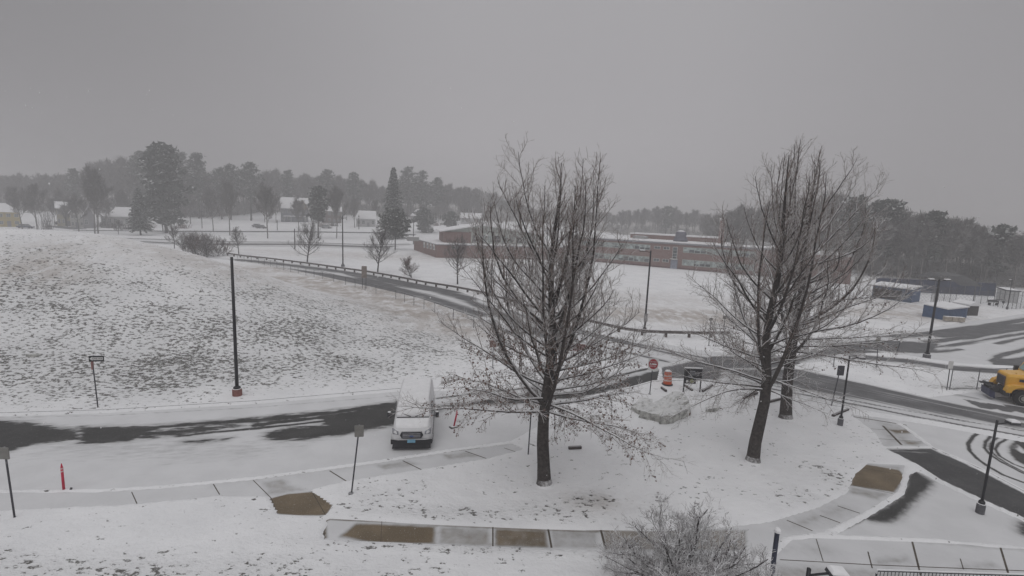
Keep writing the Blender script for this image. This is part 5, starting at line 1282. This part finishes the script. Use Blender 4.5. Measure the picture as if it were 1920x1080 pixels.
def panel(parent, name, c, w, h, m, yaw=0.0, roll=0.0, t=.012, shape=None, rad=.03):
    mb = MB()
    if shape == 'disc': mb.prism([(w / 2 * math.cos(q), h / 2 * math.sin(q)) for q in np.linspace(0, 2 * math.pi, 33)[:-1]], 1, -t, t)
    elif shape == 'oct': mb.prism([(w / 2 / math.cos(math.pi / 8) * math.cos(q), h / 2 / math.cos(math.pi / 8) * math.sin(q)) for q in np.arange(8) * math.pi / 4 + math.pi / 8], 1, -t, t)
    else:
        P = []
        for sx_, sz_, a0 in ((1, 1, 0), (-1, 1, 90), (-1, -1, 180), (1, -1, 270)):
            for q in (0, 45, 90): P.append((sx_ * (w / 2 - rad) + rad * math.cos(math.radians(a0 + q)), sz_ * (h / 2 - rad) + rad * math.sin(math.radians(a0 + q))))
        mb.prism(P, 1, -t, t)
    o = mb.build(name, m, parent); o.location = c; o.rotation_euler = (0, roll, yaw); return o
XR = (math.pi / 2, 0, 0)
# one way sign
r_, h_, l_ = signpost('one_way_sign', 184, 765, 667, 'ONE WAY arrow sign on a leaning post at the foot of the hill', tx=172)
_w = 24 / 930 * 25.5
pn = panel(r_, 'sign_panel', (l_ + _w * .42, -.05, h_ - .13), _w, .30, M_BLK, yaw=.30, roll=0.03)
ar = MB().prism([(-_w * .46, 0), (-_w * .26, .11), (-_w * .26, .075), (_w * .44, .075), (_w * .44, -.075), (-_w * .26, -.075), (-_w * .26, -.11)], 1, -.018, -.0125).build('arrow', M_SIGNW, pn)
lettering('ONE WAY', .115, M_BLK, pn, (.08, -.0205, 0), XR, .001, sx=.95)
panel(r_, 'side_sign', (l_ * .82, -.03, h_ - .52), .12, .45, pm('faded_red_sign', (.30, .14, .13), .6), yaw=1.25)
# do not enter
r_, h_, l_ = signpost('do_not_enter_sign', 1218, 739, 677, 'round red DO NOT ENTER sign on a thin post behind the boulder', tx=1225)
pn = panel(r_, 'sign_backing', (l_, -.04, h_ - .22), .62, .80, M_SIGNW, yaw=-.25)
pn2 = panel(pn, 'sign_disc', (0, -.016, .04), .56, .66, M_RED, shape='disc', t=.004)
MB().box(-.20, .20, -.010, -.005, -.045, .045).build('white_bar', M_SIGNW, pn2)
lettering('DO NOT', .115, M_SIGNW, pn2, (0, -.006, .15), XR, .001); lettering('ENTER', .115, M_SIGNW, pn2, (0, -.006, -.15), XR, .001)
# sign backs and fronts on posts
def plain(px, py, top, label, w, h, m=None, tx=None, yaw=0.0, off=0.0, n=1, **kw):
    r, hh, l = signpost('road_sign', px, py, top, label, tx=tx, group='sign posts around the roads and lots', **kw)
    for i in range(n): panel(r, 'sign_panel', (l * (1 - i * .2) + off, -.04, hh - h / 2 - i * (h + .03)), w, h, m or M_SIGNB, yaw=yaw)
    return r, hh, l
plain(28, 972, 838, 'grey sign post cut by the left edge, sign seen from behind', .36, .42, tx=8)
plain(658, 925, 796, 'tilted grey sign post beside the wet brown ramp', .34, .46, tx=674, yaw=.2)
plain(990, 854, 756, 'plain grey sign post just left of the big oak trunk', .05, .05, tx=997)
plain(1357, 652, 592, 'thin sign post behind the near guardrail end', .3, .3, tx=1359); plain(1329, 648, 596, 'thin sign post left of its twin behind the guardrail end', .3, .25, tx=1333)
plain(1644, 688, 632, 'sign post on the snowy strip left of the tall twin headed lamp', .35, .55, tx=1647)
r_, h_, l_ = signpost('road_sign', 1679, 666, 626, 'small leaning sign with a round face left of the tall twin headed lamp', tx=1693, group='sign posts around the roads and lots'); panel(r_, 'sign_panel', (l_, -.04, h_ - .2), .42, .5, M_SIGNB, shape='disc', yaw=.8); panel(r_, 'lower_sign', (l_ * .8, -.04, h_ - .62), .3, .25, M_SIGNW, yaw=.5)
plain(1558, 762, 685, 'dark square sign on a slanting post behind the short pedestrian lamp', .42, .62, M_POST, tx=1577)
plain(1775, 733, 677, 'white rectangular sign at the start of the corner fence', .34, .55, M_SIGNW, tx=1783)
_t = [o for o in r_.children]
plain(1563, 688, 665, 'short bare post on the snowy strip behind the oaks', .06, .06, tx=1565)
plain(1440, 700, 640, 'thin post partly hidden by the leaning oak trunk', .25, .3)
r_, h_, l_ = plain(924, 690, 638, 'reddish brown sign seen from behind between the hill and the big oak', .50, .50, pm('brown_sign', (.20, .12, .10), .7), tx=925)
r_, h_, l_ = plain(1082, 702, 645, 'faded red sign board behind the big oak limbs', .9, .5, pm('faded_red_board', (.26, .13, .13), .7), tx=1086)
# pale box sign at the guardrail (two posts)
def box_sign():
    a = GT(683, 541); b = a; x, y, z = a; h = hgt(x, y, 499) - z; r = empty('notice_board', (x, y, z), .2, label='pale upright notice board on two legs at the fence by the main road', cat='sign')
    MB().box(-.35, .35, -.06, .06, h * .48, h, ).build('board', pm('grey_tan_board', (.22, .19, .17), .8), r, bevel=.01)
    for s_ in (-.25, .25): MB().tube([(s_, .0, -.2), (s_, .0, h * .48)], .04, 6).build('leg', M_POST, r)
box_sign()
def board():
    a = np.array(GT(1281, 735)); b = np.array(GT(1312, 735)); pl = Plane(a, b); h = hgt(a[0], a[1], 690) - a[2]; L = pl.L
    r = empty('direction_board', a, pl.rz, label='black direction board with pale lettering on two posts right of the orange barrel', cat='sign')
    for u in (0, L): MB().tube([(u, 0, -.2), (u, 0, h)], .045, 8).build('post', M_POLE, r)
    MB().box(.05, L - .05, -.03, .03, h * .60, h * .97).build('upper_panel', M_BLK, r); MB().box(.05, L * .70, -.028, .028, h * .36, h * .59).build('lower_panel', M_BLK, r)
    MB().box(-.05, L + .05, -.05, .05, h, h + .06).build('snow_cap', M_SNOWOBJ, r)
    mt = pm('pale_lettering', (.30, .31, .33), .6)
    # illegible pale rows as on the real board
    q = MB()
    for u0, u1, z in ((.28, .62, .88), (.30, .90, .81), (.30, .84, .74), (.18, .42, .68)):
        k = int((u1 - u0) * 16)
        for i in range(k): a0 = u0 + (u1 - u0) * i / k; q.box(a0 * L, (a0 + (u1 - u0) / k * .7) * L, -.036, -.0305, h * (z - .022), h * (z + .018))
    q.build('lettering', mt, r)
    MB().lathe([(.085, -.004), (.085, .004)], 16).build('round_mark', M_SIGNW, r).matrix_local = Matrix.Translation((L * .17, -.034, h * .46)) @ Matrix.Rotation(math.pi / 2, 4, 'X')
    MB().lathe([(.12, -.004), (.12, .004)], 16).build('round_mark', pm('olive_mark', (.24, .26, .10), .6), r).matrix_local = Matrix.Translation((L * .44, -.034, h * .48)) @ Matrix.Rotation(math.pi / 2, 4, 'X')
board()
def barrel():
    x, y, z = GT(1251, 721); r = empty('traffic_drum', (x, y, z), label='orange and white traffic drum with snow on top beside the red round sign', cat='traffic drum')
    mo, mw = pm('drum_orange', (.55, .10, .035), .5, .1), pm('drum_white', (.55, .45, .42), .5, .1)
    MB().lathe([(.36, 0), (.37, .05), (.30, .07), (.29, .08)], 24).build('base_ring', M_DARK, r)
    b = [(.29, .08), (.285, .26), (.27, .27), (.27, .42), (.262, .43), (.262, .57), (.25, .58), (.25, .72), (.24, .73), (.235, .9), (.2, .93)]
    MB().lathe(b, 24).build('body', mo, r, smooth=False)
    for z0, rr in ((.29, .272), (.60, .252)): MB().lathe([(rr, z0), (rr - .002, z0 + .10)], 24).build('reflective_band', mw, r)
    MB().lathe([(.21, .932), (.22, .96), (.17, 1.0), (.05, 1.02)], 20).build('snow_cap', M_SNOWOBJ, r, smooth=True)
barrel()
def delineator(px, py, top, tx, label):
    x, y, z = GT(px, py); h = hgt(x, y, top) - z; r = empty('delineator_post', (x, y, z), .6, label=label, cat='delineator', group='red flexible delineator posts'); nat = proj(x, y, z + h)[0]; l = (tx - nat) / (proj(x + .5, y, z + h)[0] - nat) * .5
    c, s_ = math.cos(-.6) * l, math.sin(-.6) * l
    mr = pm('delineator_red', (.52, .02, .06), .5, .08); mw = pm('delineator_band', (.62, .42, .42), .5, .05)
    MB().tube([(0, 0, .05), (c, s_, h - .16)], [.045, .042], 10).build('tube', mr, r, smooth=True)
    for t in (.70, .80): MB().tube([(c * t, s_ * t, h * t), (c * (t + .05), s_ * (t + .05), h * (t + .05))], .048, 10).build('reflective_band', mw, r)
    MB().tube([(c * .93, s_ * .93, h - .16), (c, s_, h)], [.042, .012], 8).build('tip', mr, r)
    MB().box(-.24, .24, -.16, .16, 0, .05, (.05, .05)).build('base', M_DARK, r, bevel=.01); MB().box(-.17, .17, -.10, .10, .052, .075, (.04, .04)).build('base_snow', M_SNOWOBJ, r)
delineator(120, 921, 869, 115, 'red delineator post on a black base near the left sidewalk'); delineator(851, 801, 768, 857, 'red delineator post standing just right of the white van')
# boulder and small rock
def rock(pts_px, h, label, seed, name='boulder', snow=.95, sub=4):
    P = [GT(*p) for p in pts_px]; c = np.mean([p[:2] for p in P], 0); root = None
    import bmesh
    rg = np.random.default_rng(seed); b = bmesh.new(); n = len(P)
    vs0 = [b.verts.new((p[0] - c[0], p[1] - c[1], -.15)) for p in P]; vs1 = [b.verts.new(((p[0] - c[0]) * .93, (p[1] - c[1]) * .93, hh)) for p, hh in zip(P, h)]
    top = b.verts.new((0, 0, float(np.mean(h)) * 1.04))
    for i in range(n): b.faces.new((vs0[i], vs0[(i + 1) % n], vs1[(i + 1) % n], vs1[i])); b.faces.new((vs1[i], vs1[(i + 1) % n], top))
    bmesh.ops.subdivide_edges(b, edges=b.edges[:], cuts=sub, use_grid_fill=True)
    bmesh.ops.triangulate(b, faces=b.faces[:])
    for v in b.verts:
        q = v.co; f = math.sin(q.x * 3.1 + seed) * math.sin(q.y * 3.7) * .05 + math.sin(q.x * 8.3 + q.z * 9) * math.sin(q.y * 7.9 + q.z * 6) * .035
        v.co += Vector((f * .8 + rg.normal(0, .014), -f + rg.normal(0, .014), (f * .9 + rg.normal(0, .014)) if q.z > 0 else 0))
    me = bpy.data.meshes.new(name); b.to_mesh(me); b.free()
    me.materials.append(pm('granite_' + name, (.36, .36, .34), .9, .5, 3.0, snow=.62, bump=.9, lo=.70, hi=1.0))
    return link(name, me, None, (c[0], c[1], 0.08), label=label, cat='rock')
rock([(1195, 783), (1232, 791), (1237, 796), (1262, 794), (1296, 779), (1288, 765), (1266, 757), (1240, 764)], [.40, .45, .48, .50, .42, 0.82, .88, .70], 'large angular granite boulder with a snowy top in the middle of the island', 3)
rock([(1181, 768), (1198, 778), (1222, 776), (1225, 765), (1200, 758)], [.26, .30, .32, .6, .5], 'lower flat rock leaning against the left of the granite boulder', 9, 'flat_rock')
rock([(1322, 773), (1345, 771), (1352, 766), (1338, 762), (1324, 766)], [.10, .18, .16, .1, .1], 'small snow covered stone between the boulder and the leaning oak', 5, 'stone')
rock([(48, 668), (68, 671), (78, 667), (64, 662)], [.1, .14, .12, .1], 'flat dark stone poking through the snow on the left of the hill', 6, 'hill_stone', snow=.5).location.z = GT(62, 667)[2]
def timber(a, b, label):
    A, B = GT(*a), GT(*b); m = MB().box(0, math.hypot(B[0] - A[0], B[1] - A[1]), -.07, .07, -.02, .13).mesh('timber', pm('dark_timber', (.06, .05, .05), .9, snow=.35, lo=.6, hi=.9), False, .02)
    link('timber', m, None, (A[0], A[1], A[2]), math.atan2(B[1] - A[1], B[0] - A[0]), label=label, cat='timber', group='landscape timbers lying on the island')
timber((1240, 728), (1249, 735), 'short dark timber in the snow left of the direction board'); timber((1284, 724), (1298, 733), 'dark timber behind the left leg of the direction board'); timber((1317, 735), (1335, 724), 'dark timber in the snow right of the direction board')
timber((1397, 746), (1420, 739), 'long thin dark timber just left of the leaning oak'); timber((1432, 757), (1462, 750), 'dark timber lying between the two right oaks'); timber((1561, 781), (1590, 770), 'dark timber lying behind the short pedestrian lamp')
timber((1066, 842), (1090, 841), 'small dark branch lying in the snow right of the big oak')
# bottom railing
def railing():
    a = G(1644, 1073, 1.1); b = G(2060, 1086, 1.1); pl = Plane(a, b); r = empty('metal_railing', (a[0], a[1], 0.05), pl.rz, label='black metal railing with upright bars at the bottom right edge', cat='railing')
    L = pl.L; q = MB().tube([(0, 0, 0), (0, 0, 1.02), (.06, 0, 1.1), (L, 0, 1.1)], .025, 8); q.tube([(0, 0, .12), (L, 0, .12)], .018, 6); q.build('frame', M_DARKSNOW, r)
    n = int(L / .11); q = MB()
    for i in range(1, n): q.tube([(i * L / n, 0, .12), (i * L / n, 0, 1.09)], .009, 5)
    q.build('bars', M_DARK, r)
    MB().box(0, L, -.02, .02, 1.126, 1.145).build('snow_line', M_SNOWOBJ, r)
railing()
def bollard():
    x, y = G(1452, 1040, 1.2); r = empty('park_post', (x, y, .05), label='dark blue post with a snowy cap half hidden behind the crabapple', cat='post')
    MB().tube([(0, 0, 0), (0, 0, 1.9)], .07, 10).build('post', pm('navy_post', (.03, .035, .06), .5, snow=.5), r); MB().lathe([(.10, 1.9), (.10, 1.97), (.05, 2.03)], 12).build('cap', M_SNOWOBJ, r)
bollard()
# ---- parked cars far away
def far_car(px, py, label, col, yaw=0.0):
    x, y, z = GT(px, py); r = empty('parked_car', (x, y, z), yaw, label=label, cat='car', group='parked cars by the houses')
    mc = pm('car_%d' % int(col[0] * 1000), col, .4, .1, 2, snow=1.0, lo=.4, hi=.6)
    sec = lambda x_, w, z0, z1: [(x_, -w, z0), (x_, w, z0), (x_, w, z1), (x_, -w, z1)]
    MB().loft([sec(-2.2, .8, .35, .8), sec(-2.0, .9, .3, .95), sec(2.0, .9, .3, .9), sec(2.25, .8, .35, .7)]).build('body', mc, r, bevel=.04)
    MB().loft([sec(-1.7, .7, .93, .98), sec(-1.2, .72, .9, 1.4), sec(.5, .72, .9, 1.42), sec(1.2, .7, .9, .98)]).build('cabin', mat_glass('car_glass'), r); MB().box(-1.15, .45, -.7, .7, 1.43, 1.52).build('roof_snow', M_SNOWOBJ, r)
    for a in (-1.35, 1.35):
        for b in (-.8, .8): w = MB().lathe([(.33, -.1), (.33, .1)], 12).build('wheel', M_DARK, r); w.location = (a, b, .33); w.rotation_euler = (math.pi / 2, 0, 0)
far_car(490, 428, 'dark snow topped car parked left of the gabled house', (.05, .05, .06)); far_car(483, 426, 'grey snow topped car behind the dark one left of the gabled house', (.15, .15, .16)); far_car(48, 428, 'dark blue car beside the yellow house', (.04, .05, .10), .3); far_car(116, 421, 'dark bushy looking car parked on the side street', (.05, .05, .05), .5)
far_car(612, 428, 'snow covered silver car right of the slim pine', (.25, .25, .26)); far_car(165, 423, 'black car in front of the grey cottage', (.02, .02, .03))

# ================================================================ VEHICLES
def rsec(y, w, z0, z1, rt_=.18, rb=.08, tum=.06, n=5):
    """rounded body section in the xz plane at y; tum narrows it towards the roof"""
    P = []
    for cx, cz, a0, r in ((w - tum - rt_, z1 - rt_, 0, rt_), (-(w - tum) + rt_, z1 - rt_, 90, rt_), (-w + rb, z0 + rb, 180, rb), (w - rb, z0 + rb, 270, rb)):
        for q in np.linspace(0, 90, n): P.append((cx + r * math.cos(math.radians(a0 + q)), y, cz + r * math.sin(math.radians(a0 + q))))
        if a0 == 90:
            P.append((-(w - tum * .15), y, z0 + (z1 - z0) * .45))
        if a0 == 270: P.append(((w - tum * .15), y, z0 + (z1 - z0) * .45))
    return P
def wheel(parent, x, y, r, w, rim=.6, mrim=None, name='wheel'):
    q = empty(name, (x, y, r)); q.parent = parent
    prof = [(r * rim, -w / 2), (r * .93, -w / 2), (r, -w / 2 + .03), (r, w / 2 - .03), (r * .93, w / 2), (r * rim, w / 2)]
    t = MB().lathe(prof, 24).build('tyre', pm('tyre_rubber', (.015, .015, .016), .8, .2), q); t.rotation_euler = (0, math.pi / 2, 0)
    m = MB().lathe([(r * .1, -w / 2 - .005), (r * (rim - .04), -w / 2 - .005), (r * rim, -w / 2 - .012), (r * rim, w / 2 + .012), (r * (rim - .04), w / 2 + .005), (r * .35, w / 2 - .04), (r * .3, w / 2 + .03), (r * .1, w / 2 + .03)], 20).build('rim', mrim or pm('rim_grey', (.30, .30, .31), .5), q); m.rotation_euler = (0, math.pi / 2, 0)
    return q
def van():
    A = np.array(G(737, 848)); B = np.array(G(807, 848)); c = (np.array(G(770, 846)));  yaw = math.radians(-2.5)
    x, y = G(771, 845)
    rr = G(792, 745, 2.4); yaw = -math.atan2(rr[0] - x - .0, rr[1] - y)
    r = empty('cargo_van', (x, y + .05, 0), VAN_YAW, label='white cargo van with snow over its roof, windscreen and hood, facing the camera', cat='van')
    W_ = 1.0; r.scale = (.95, .92, .92); mp_ = pm('van_paint', (.60, .60, .61), .35, .04, 2, spec=.5); H_ = 2.15
    secs = [rsec(.0, .80, .42, .88, .10, .08, .03), rsec(.06, .93, .36, 1.02, .12, .08, .05), rsec(.30, .99, .33, 1.14, .14, .08, .07), rsec(.95, 1.0, .32, 1.34, .14, .08, .09),
            rsec(1.35, 1.0, .32, 1.75, .16, .08, .13), rsec(1.75, 1.0, .32, 2.03, .18, .08, .15), rsec(2.2, 1.0, .32, H_, .20, .08, .15), rsec(4.85, 1.0, .32, H_, .20, .08, .14), rsec(5.1, .98, .36, H_ - .05, .22, .1, .16)]
    MB().loft(secs).build('body', mp_, r, smooth=True)
    # windscreen glass (its rim shows around the snow)
    ws = MB().hexa([(-.84, .985, 1.365), (.84, .985, 1.365), (.84, 1.0, 1.34), (-.84, 1.0, 1.34)], [(-.72, 1.76, 2.045), (.72, 1.76, 2.045), (.72, 1.79, 2.02), (-.72, 1.79, 2.02)]).build('windscreen', mat_glass('van_glass', (.03, .035, .04), .1), r)
    # snow blanket over hood, windscreen and roof
    def top(y):  return float(np.interp(y, [.10, .30, .95, 1.35, 1.80, 2.2, 4.85, 5.1], [1.03, 1.14, 1.35, 1.76, 2.06, H_, H_, H_ - .05]))
    def hwid(y): return float(np.interp(y, [.12, .30, .95, 1.35, 1.80, 2.2, 5.5], [.74, .80, .85, .80, .76, .78, .78]))
    for nm, y0, y1, k in (('hood_snow', .20, .90, 8), ('roof_snow', 1.03, 5.06, 38)):
        sn = []
        for i in range(k + 1):
            yy = y0 + (y1 - y0) * i / k; t_ = .050 * min(1, i / 2 + .25, (k - i) / 2 + .25) * (1 + .18 * math.sin(i * 1.7)); w = hwid(yy) - (.03 if i in (0, k) else 0); z = top(yy)
            sn.append([(w * a, yy, z + b * t_ - (.015 if b == 0 else 0)) for a, b in ((-1, 0), (-.98, .7), (-.85, 1), (-.3, 1.05), (.3, 1.0), (.85, 1), (.98, .7), (1, 0))])
        MB().loft(sn).build(nm, M_SNOWOBJ, r, smooth=True)
    # cowl and wipers
    MB().box(-.80, .80, .93, .985, 1.345, 1.375).build('cowl', M_DARK, r)
    for s_ in (-1, 1): MB().tube([(s_ * .1, .95, 1.39), (s_ * .62, 1.12, 1.53)], .014, 5).build('wiper', M_DARK, r)
    # grille, lamps, bumper
    gf = [(-.56, .82), (-.47, .66), (.47, .66), (.56, .82), (.47, 1.0), (-.47, 1.0)]
    g = MB().prism(gf, 1, -.06, .07).build('grille', pm('grille_black', (.02, .02, .025), .5, snow=.4, lo=.6, hi=.9), r, bevel=.01)
    q = MB(); 
    for z in (.72, .80, .88): q.box(-.43, .43, -.075, -.061, z, z + .035)
    q.build('grille_bar', pm('grey_bar', (.25, .25, .27), .4, snow=.6), g)
    MB().prism([(.11 * math.cos(a), .78 + .045 * math.sin(a)) for a in np.linspace(0, 2 * math.pi, 17)[:-1]], 1, -.09, -.077).build('badge', pm('badge_blue', (.05, .08, .2), .3), g)
    for s_ in (-1, 1):
        MB().hexa([(s_ * .62, -.03, .84), (s_ * .92, .03, .86), (s_ * .92, .16, .86), (s_ * .62, .10, .84)], [(s_ * .64, .01, 1.0), (s_ * .95, .16, 1.10), (s_ * .95, .26, 1.10), (s_ * .64, .14, 1.0)]).build('headlight', mat_glass('lamp_glass', (.16, .165, .18), .12), r, bevel=.01)
    bm_ = pm('bumper_black', (.02, .02, .024), .6, .2, 5, snow=.5, lo=.75, hi=.95)
    MB().loft([[(-1.0, .55, .34), (-1.0, .55, .66), (-1.03, .55, .66), (-1.03, .55, .34)], [(-.95, .02, .34), (-.95, .02, .60), (-1.0, .0, .60), (-1.0, .0, .34)]][::1] + [[(-.6, -.03, .32), (-.6, -.03, .62), (-.62, -.12, .60), (-.62, -.12, .34)], [(.6, -.03, .32), (.6, -.03, .62), (.62, -.12, .60), (.62, -.12, .34)], [(.95, .02, .34), (.95, .02, .60), (1.0, .0, .60), (1.0, .0, .34)], [(1.0, .55, .34), (1.0, .55, .60), (1.03, .55, .60), (1.03, .55, .34)]]).build('front_bumper', bm_, r)
    MB().box(-.93, .93, -.08, .5, .13, .335, (.03, .03)).build('air_dam', M_DARK, r)
    pl_ = MB().box(-.19, .19, -.15, -.122, .47, .63).build('number_plate', pm('plate_blue', (.18, .38, .52), .4), r)
    for s_ in (-1, 1):
        MB().hexa([(s_ * .985, 1.25, 1.30), (s_ * 1.0, 2.15, 1.30), (s_ * 1.012, 2.15, 1.30), (s_ * 1.003, 1.25, 1.30)], [(s_ * .905, 1.72, 1.80), (s_ * .905, 2.15, 1.82), (s_ * .93, 2.15, 1.82), (s_ * .93, 1.72, 1.80)]).build('side_window', mat_glass('van_glass'), r)
        MB().tube([(s_ * .97, 1.25, 1.32), (s_ * 1.16, 1.18, 1.36)], .025, 6).build('mirror_arm', M_DARK, r)
        MB().box(-.09, .09, -.07, .07, -.17, .17).build('mirror', pm('mirror_black', (.02, .02, .024), .5, snow=.95, lo=.5, hi=.8), r, bevel=.03).location = (s_ * 1.20, 1.16, 1.42)
        MB().box(-.01, .01, .7, 4.5, .38, .56).build('sill_trim', M_DARK, r).location = (s_ * 1.004, 0, 0)
        MB().box(-.006, .006, 2.2, 2.23, .6, 1.9).build('door_seam', M_DARK, r).location = (s_ * .99, 0, 0)
    for yy in (.98, 4.1):
        for s_ in (-1, 1): wheel(r, s_ * .89, yy, .35, .24)
    q = MB().box(-.80, .80, .4, 4.8, .20, .318); q.build('underbody', M_DARK, r)
VAN_YAW = math.radians(7.5)
van()
def truck():
    x, y = G(1905, 761); fwd = np.array([-.92, .39]); fwd /= np.hypot(*fwd); yaw = math.atan2(fwd[1], fwd[0]); x, y = x + fwd[1] * .93 + .62, y - fwd[0] * .93   # local +x is forward
    r = empty('plow_truck', (x, y, 0.0), yaw, label='yellow municipal truck with a black plow frame, cut by the right edge', cat='truck')
    r.scale = (1.0, 1.0, 1.0); my = pm('truck_yellow', (.72, .38, .02), .4, .08, 1.5, spec=.5, snow=.12, lo=.8, hi=1.0); mk = M_DARK; mc = pm('dull_chrome', (.35, .33, .33), .35, .2, 3, metal=.6)
    # front axle at x=0, wheel nearest camera at local y=+? (left-hand side of the truck)
    def sec(x_, w, z0, z1, ch=.12): return [(x_, -w, z0), (x_, w, z0), (x_, w, z1 - ch), (x_, w - ch, z1), (x_, -w + ch, z1), (x_, -w, z1 - ch)]
    MB().loft([sec(1.05, .66, 1.05, 1.84, .10), sec(.95, .74, 1.0, 1.92, .14), sec(.2, .80, .98, 2.0, .16), sec(-.75, .92, .98, 2.18, .16)]).build('hood', my, r, smooth=False, bevel=.02)
    for s_ in (-1, 1):
        P = [(.95, .98), (.86, 1.18), (.60, 1.32), (.0, 1.38), (-.55, 1.30), (-.78, 1.0), (-.66, .98), (-.50, 1.15), (-.30, 1.24), (.0, 1.27), (.42, 1.18), (.64, .98), (.70, .80), (.98, .80)]
        MB().prism(P, 1, s_ * .72, s_ * 1.16).build('fender', my, r).location = (.22, 0, 0)
        MB().box(.955, .99, s_ * .95 - .12, s_ * .95 + .12, .88, 1.05).build('headlight', mat_glass('head_lens', (.7, .62, .5), .2), r)
        wheel_ = wheel(r, 0, 0, .52, .32, .52, pm('wheel_grey', (.33, .33, .30), .6)); wheel_.location = (.22, s_ * .98, .52); wheel_.rotation_euler = (0, 0, math.pi / 2)
    g = MB().box(1.052, 1.10, -.52, .52, 1.08, 1.72).build('grille', pm('truck_grille', (.12, .09, .11), .4, metal=.4), r, bevel=.02); q = MB()
    for i in range(7): q.box(1.102, 1.115, -.44 + i * .13, -.36 + i * .13, 1.14, 1.66)
    q.build('grille_slot', mk, g)
    MB().box(.98, 1.25, -1.15, 1.15, .55, .86).build('bumper', mk, r, bevel=.03)
    for s_ in (-1, 1):
        MB().box(1.25, 1.75, s_ * .42 - .06, s_ * .42 + .06, .35, 1.0).build('plow_arm', mk, r, bevel=.02)
    MB().box(1.60, 1.72, -.75, .75, .85, 1.0).build('plow_crossbar', mk, r); MB().box(1.66, 2.15, -.08, .08, .98, 1.08).build('lift_arm', mk, r)
    MB().prism([(1.45, .15), (1.75, .25), (1.80, .75), (1.50, .6)], 1, -.6, .6).build('plow_frame', pm('plow_navy', (.04, .045, .09), .6), r)
    MB().box(.7, 1.5, .35, .55, .3, .55).build('hydraulic_ram', mc, r)
    # cab
    MB().loft([sec(-.75, 1.05, 1.0, 2.10, .05), sec(-1.0, 1.08, 1.0, 2.72, .14), sec(-1.25, 1.08, 1.0, 2.90, .16), sec(-2.5, 1.08, 1.0, 2.92, .16), sec(-2.6, 1.06, 1.0, 2.85, .14)]).build('cab', my, r, bevel=.02).location = (.6, 0, 0)
    MB().hexa([(-.735, -.86, 2.10), (-.735, .86, 2.10), (-.70, .88, 2.12), (-.70, -.88, 2.12)], [(-1.0, -.80, 2.66), (-1.0, .80, 2.66), (-.965, .82, 2.66), (-.965, -.82, 2.66)]).build('windscreen', mat_glass('truck_glass', (.10, .16, .15), .15), r).location = (.6, 0, 0)
    for s_ in (-1, 1):
        MB().prism([(-.98, 1.95), (-1.15, 2.65), (-2.0, 2.68), (-2.0, 1.92)], 1, s_ * 1.082, s_ * 1.10).build('side_window', mat_glass('truck_glass'), r).location = (.6, 0, 0)
        MB().prism([(-.9, 1.05), (-1.0, 1.9), (-2.1, 1.86), (-2.1, 1.05)], 1, s_ * 1.081, s_ * 1.09).build('door', my, r).location = (.6, 0, 0)
        MB().box(-1.0, -.75, s_ * 1.35 - .1, s_ * 1.35 + .1, 1.7, 2.2).build('mirror', mk, r, bevel=.02).location = (.7, 0, 0)
        MB().box(.1, .5, s_ * .86, s_ * .87 + .01, 1.55, 1.72).build('hood_vent', mk, r)
        MB().box(-2.5, -1.0, s_ * .8, s_ * 1.1, .45, .95).build('step_tank', mc, r, bevel=.03)
    MB().lathe([(.05, 0), (.05, .05), (.03, .08)], 10).build('marker_lamp', pm('amber_lamp', (.8, .5, .15), .3), r).location = (.55, .45, 1.99)
    MB().box(-8.0, 1.0, -.45, .45, .6, .95).build('chassis', mk, r)
    d = MB(); d.hexa([(-8, -1.1, 1.25), (-2.9, -1.1, 1.25), (-2.9, 1.1, 1.25), (-8, 1.1, 1.25)], [(-8.2, -1.22, 2.6), (-2.8, -1.22, 2.6), (-2.8, 1.22, 2.6), (-8.2, 1.22, 2.6)]); d.build('dump_body', pm('dump_orange', (.45, .16, .04), .5, .15), r, bevel=.03)
    MB().box(-2.8, -1.8, -1.1, 1.1, 2.95, 3.05).build('cab_shield', pm('dump_orange', (.45, .16, .04), .5, .15), r)
    for xx in (-5.2, -6.5):
        for s_ in (-1, 1): w = wheel(r, 0, 0, .52, .5, .52, pm('wheel_grey', (.33, .33, .30), .6)); w.location = (xx, s_ * .9, .52); w.rotation_euler = (0, 0, math.pi / 2)
truck()

# ================================================================ AIR
def haze():
    m = bpy.data.materials.new('haze_air'); m.use_nodes = True; t = m.node_tree; t.nodes.clear()
    o = t.nodes.new('ShaderNodeOutputMaterial'); v = t.nodes.new('ShaderNodeVolumePrincipled'); v.inputs['Color'].default_value = HAZE_COL; v.inputs['Density'].default_value = HAZE_D; v.inputs['Anisotropy'].default_value = 0.0
    t.links.new(v.outputs[0], o.inputs['Volume'])
    return MB().box(-800, 800, -60, 960, -3, 50).build('haze', m, kind='stuff', label='pale falling snow haze filling the air', cat='haze')
HAZE_COL, HAZE_D = (.88, .875, .885, 1), .0022
haze()
def snowflakes():
    rg = np.random.default_rng(8); V = []; F = []; o = np.array([(1, 0, 0), (-1, 0, 0), (0, 1, 0), (0, -1, 0), (0, 0, 1), (0, 0, -1)], float)
    fc = np.array([(0, 2, 4), (2, 1, 4), (1, 3, 4), (3, 0, 4), (2, 0, 5), (1, 2, 5), (3, 1, 5), (0, 3, 5)])
    for i in range(420):
        d = ray(rg.uniform(-60, 1980), rg.uniform(150, 1050)); t = rg.uniform(4, 40); p = d / np.linalg.norm(d) * t + [0, 0, CAM_H]
        if p[2] < .5: continue
        F.append(fc + len(V) * 6); V.append(p + o * rg.uniform(.004, .0075) * (1 + .03 * t) * np.array([1, 1, 1.5]))
    link('falling_snow', raw_mesh('falling_snow', np.concatenate(V), [np.concatenate(F)], M_SNOWOBJ, True), label='scattered falling snowflakes in the air', cat='snow', kind='stuff')
snowflakes()
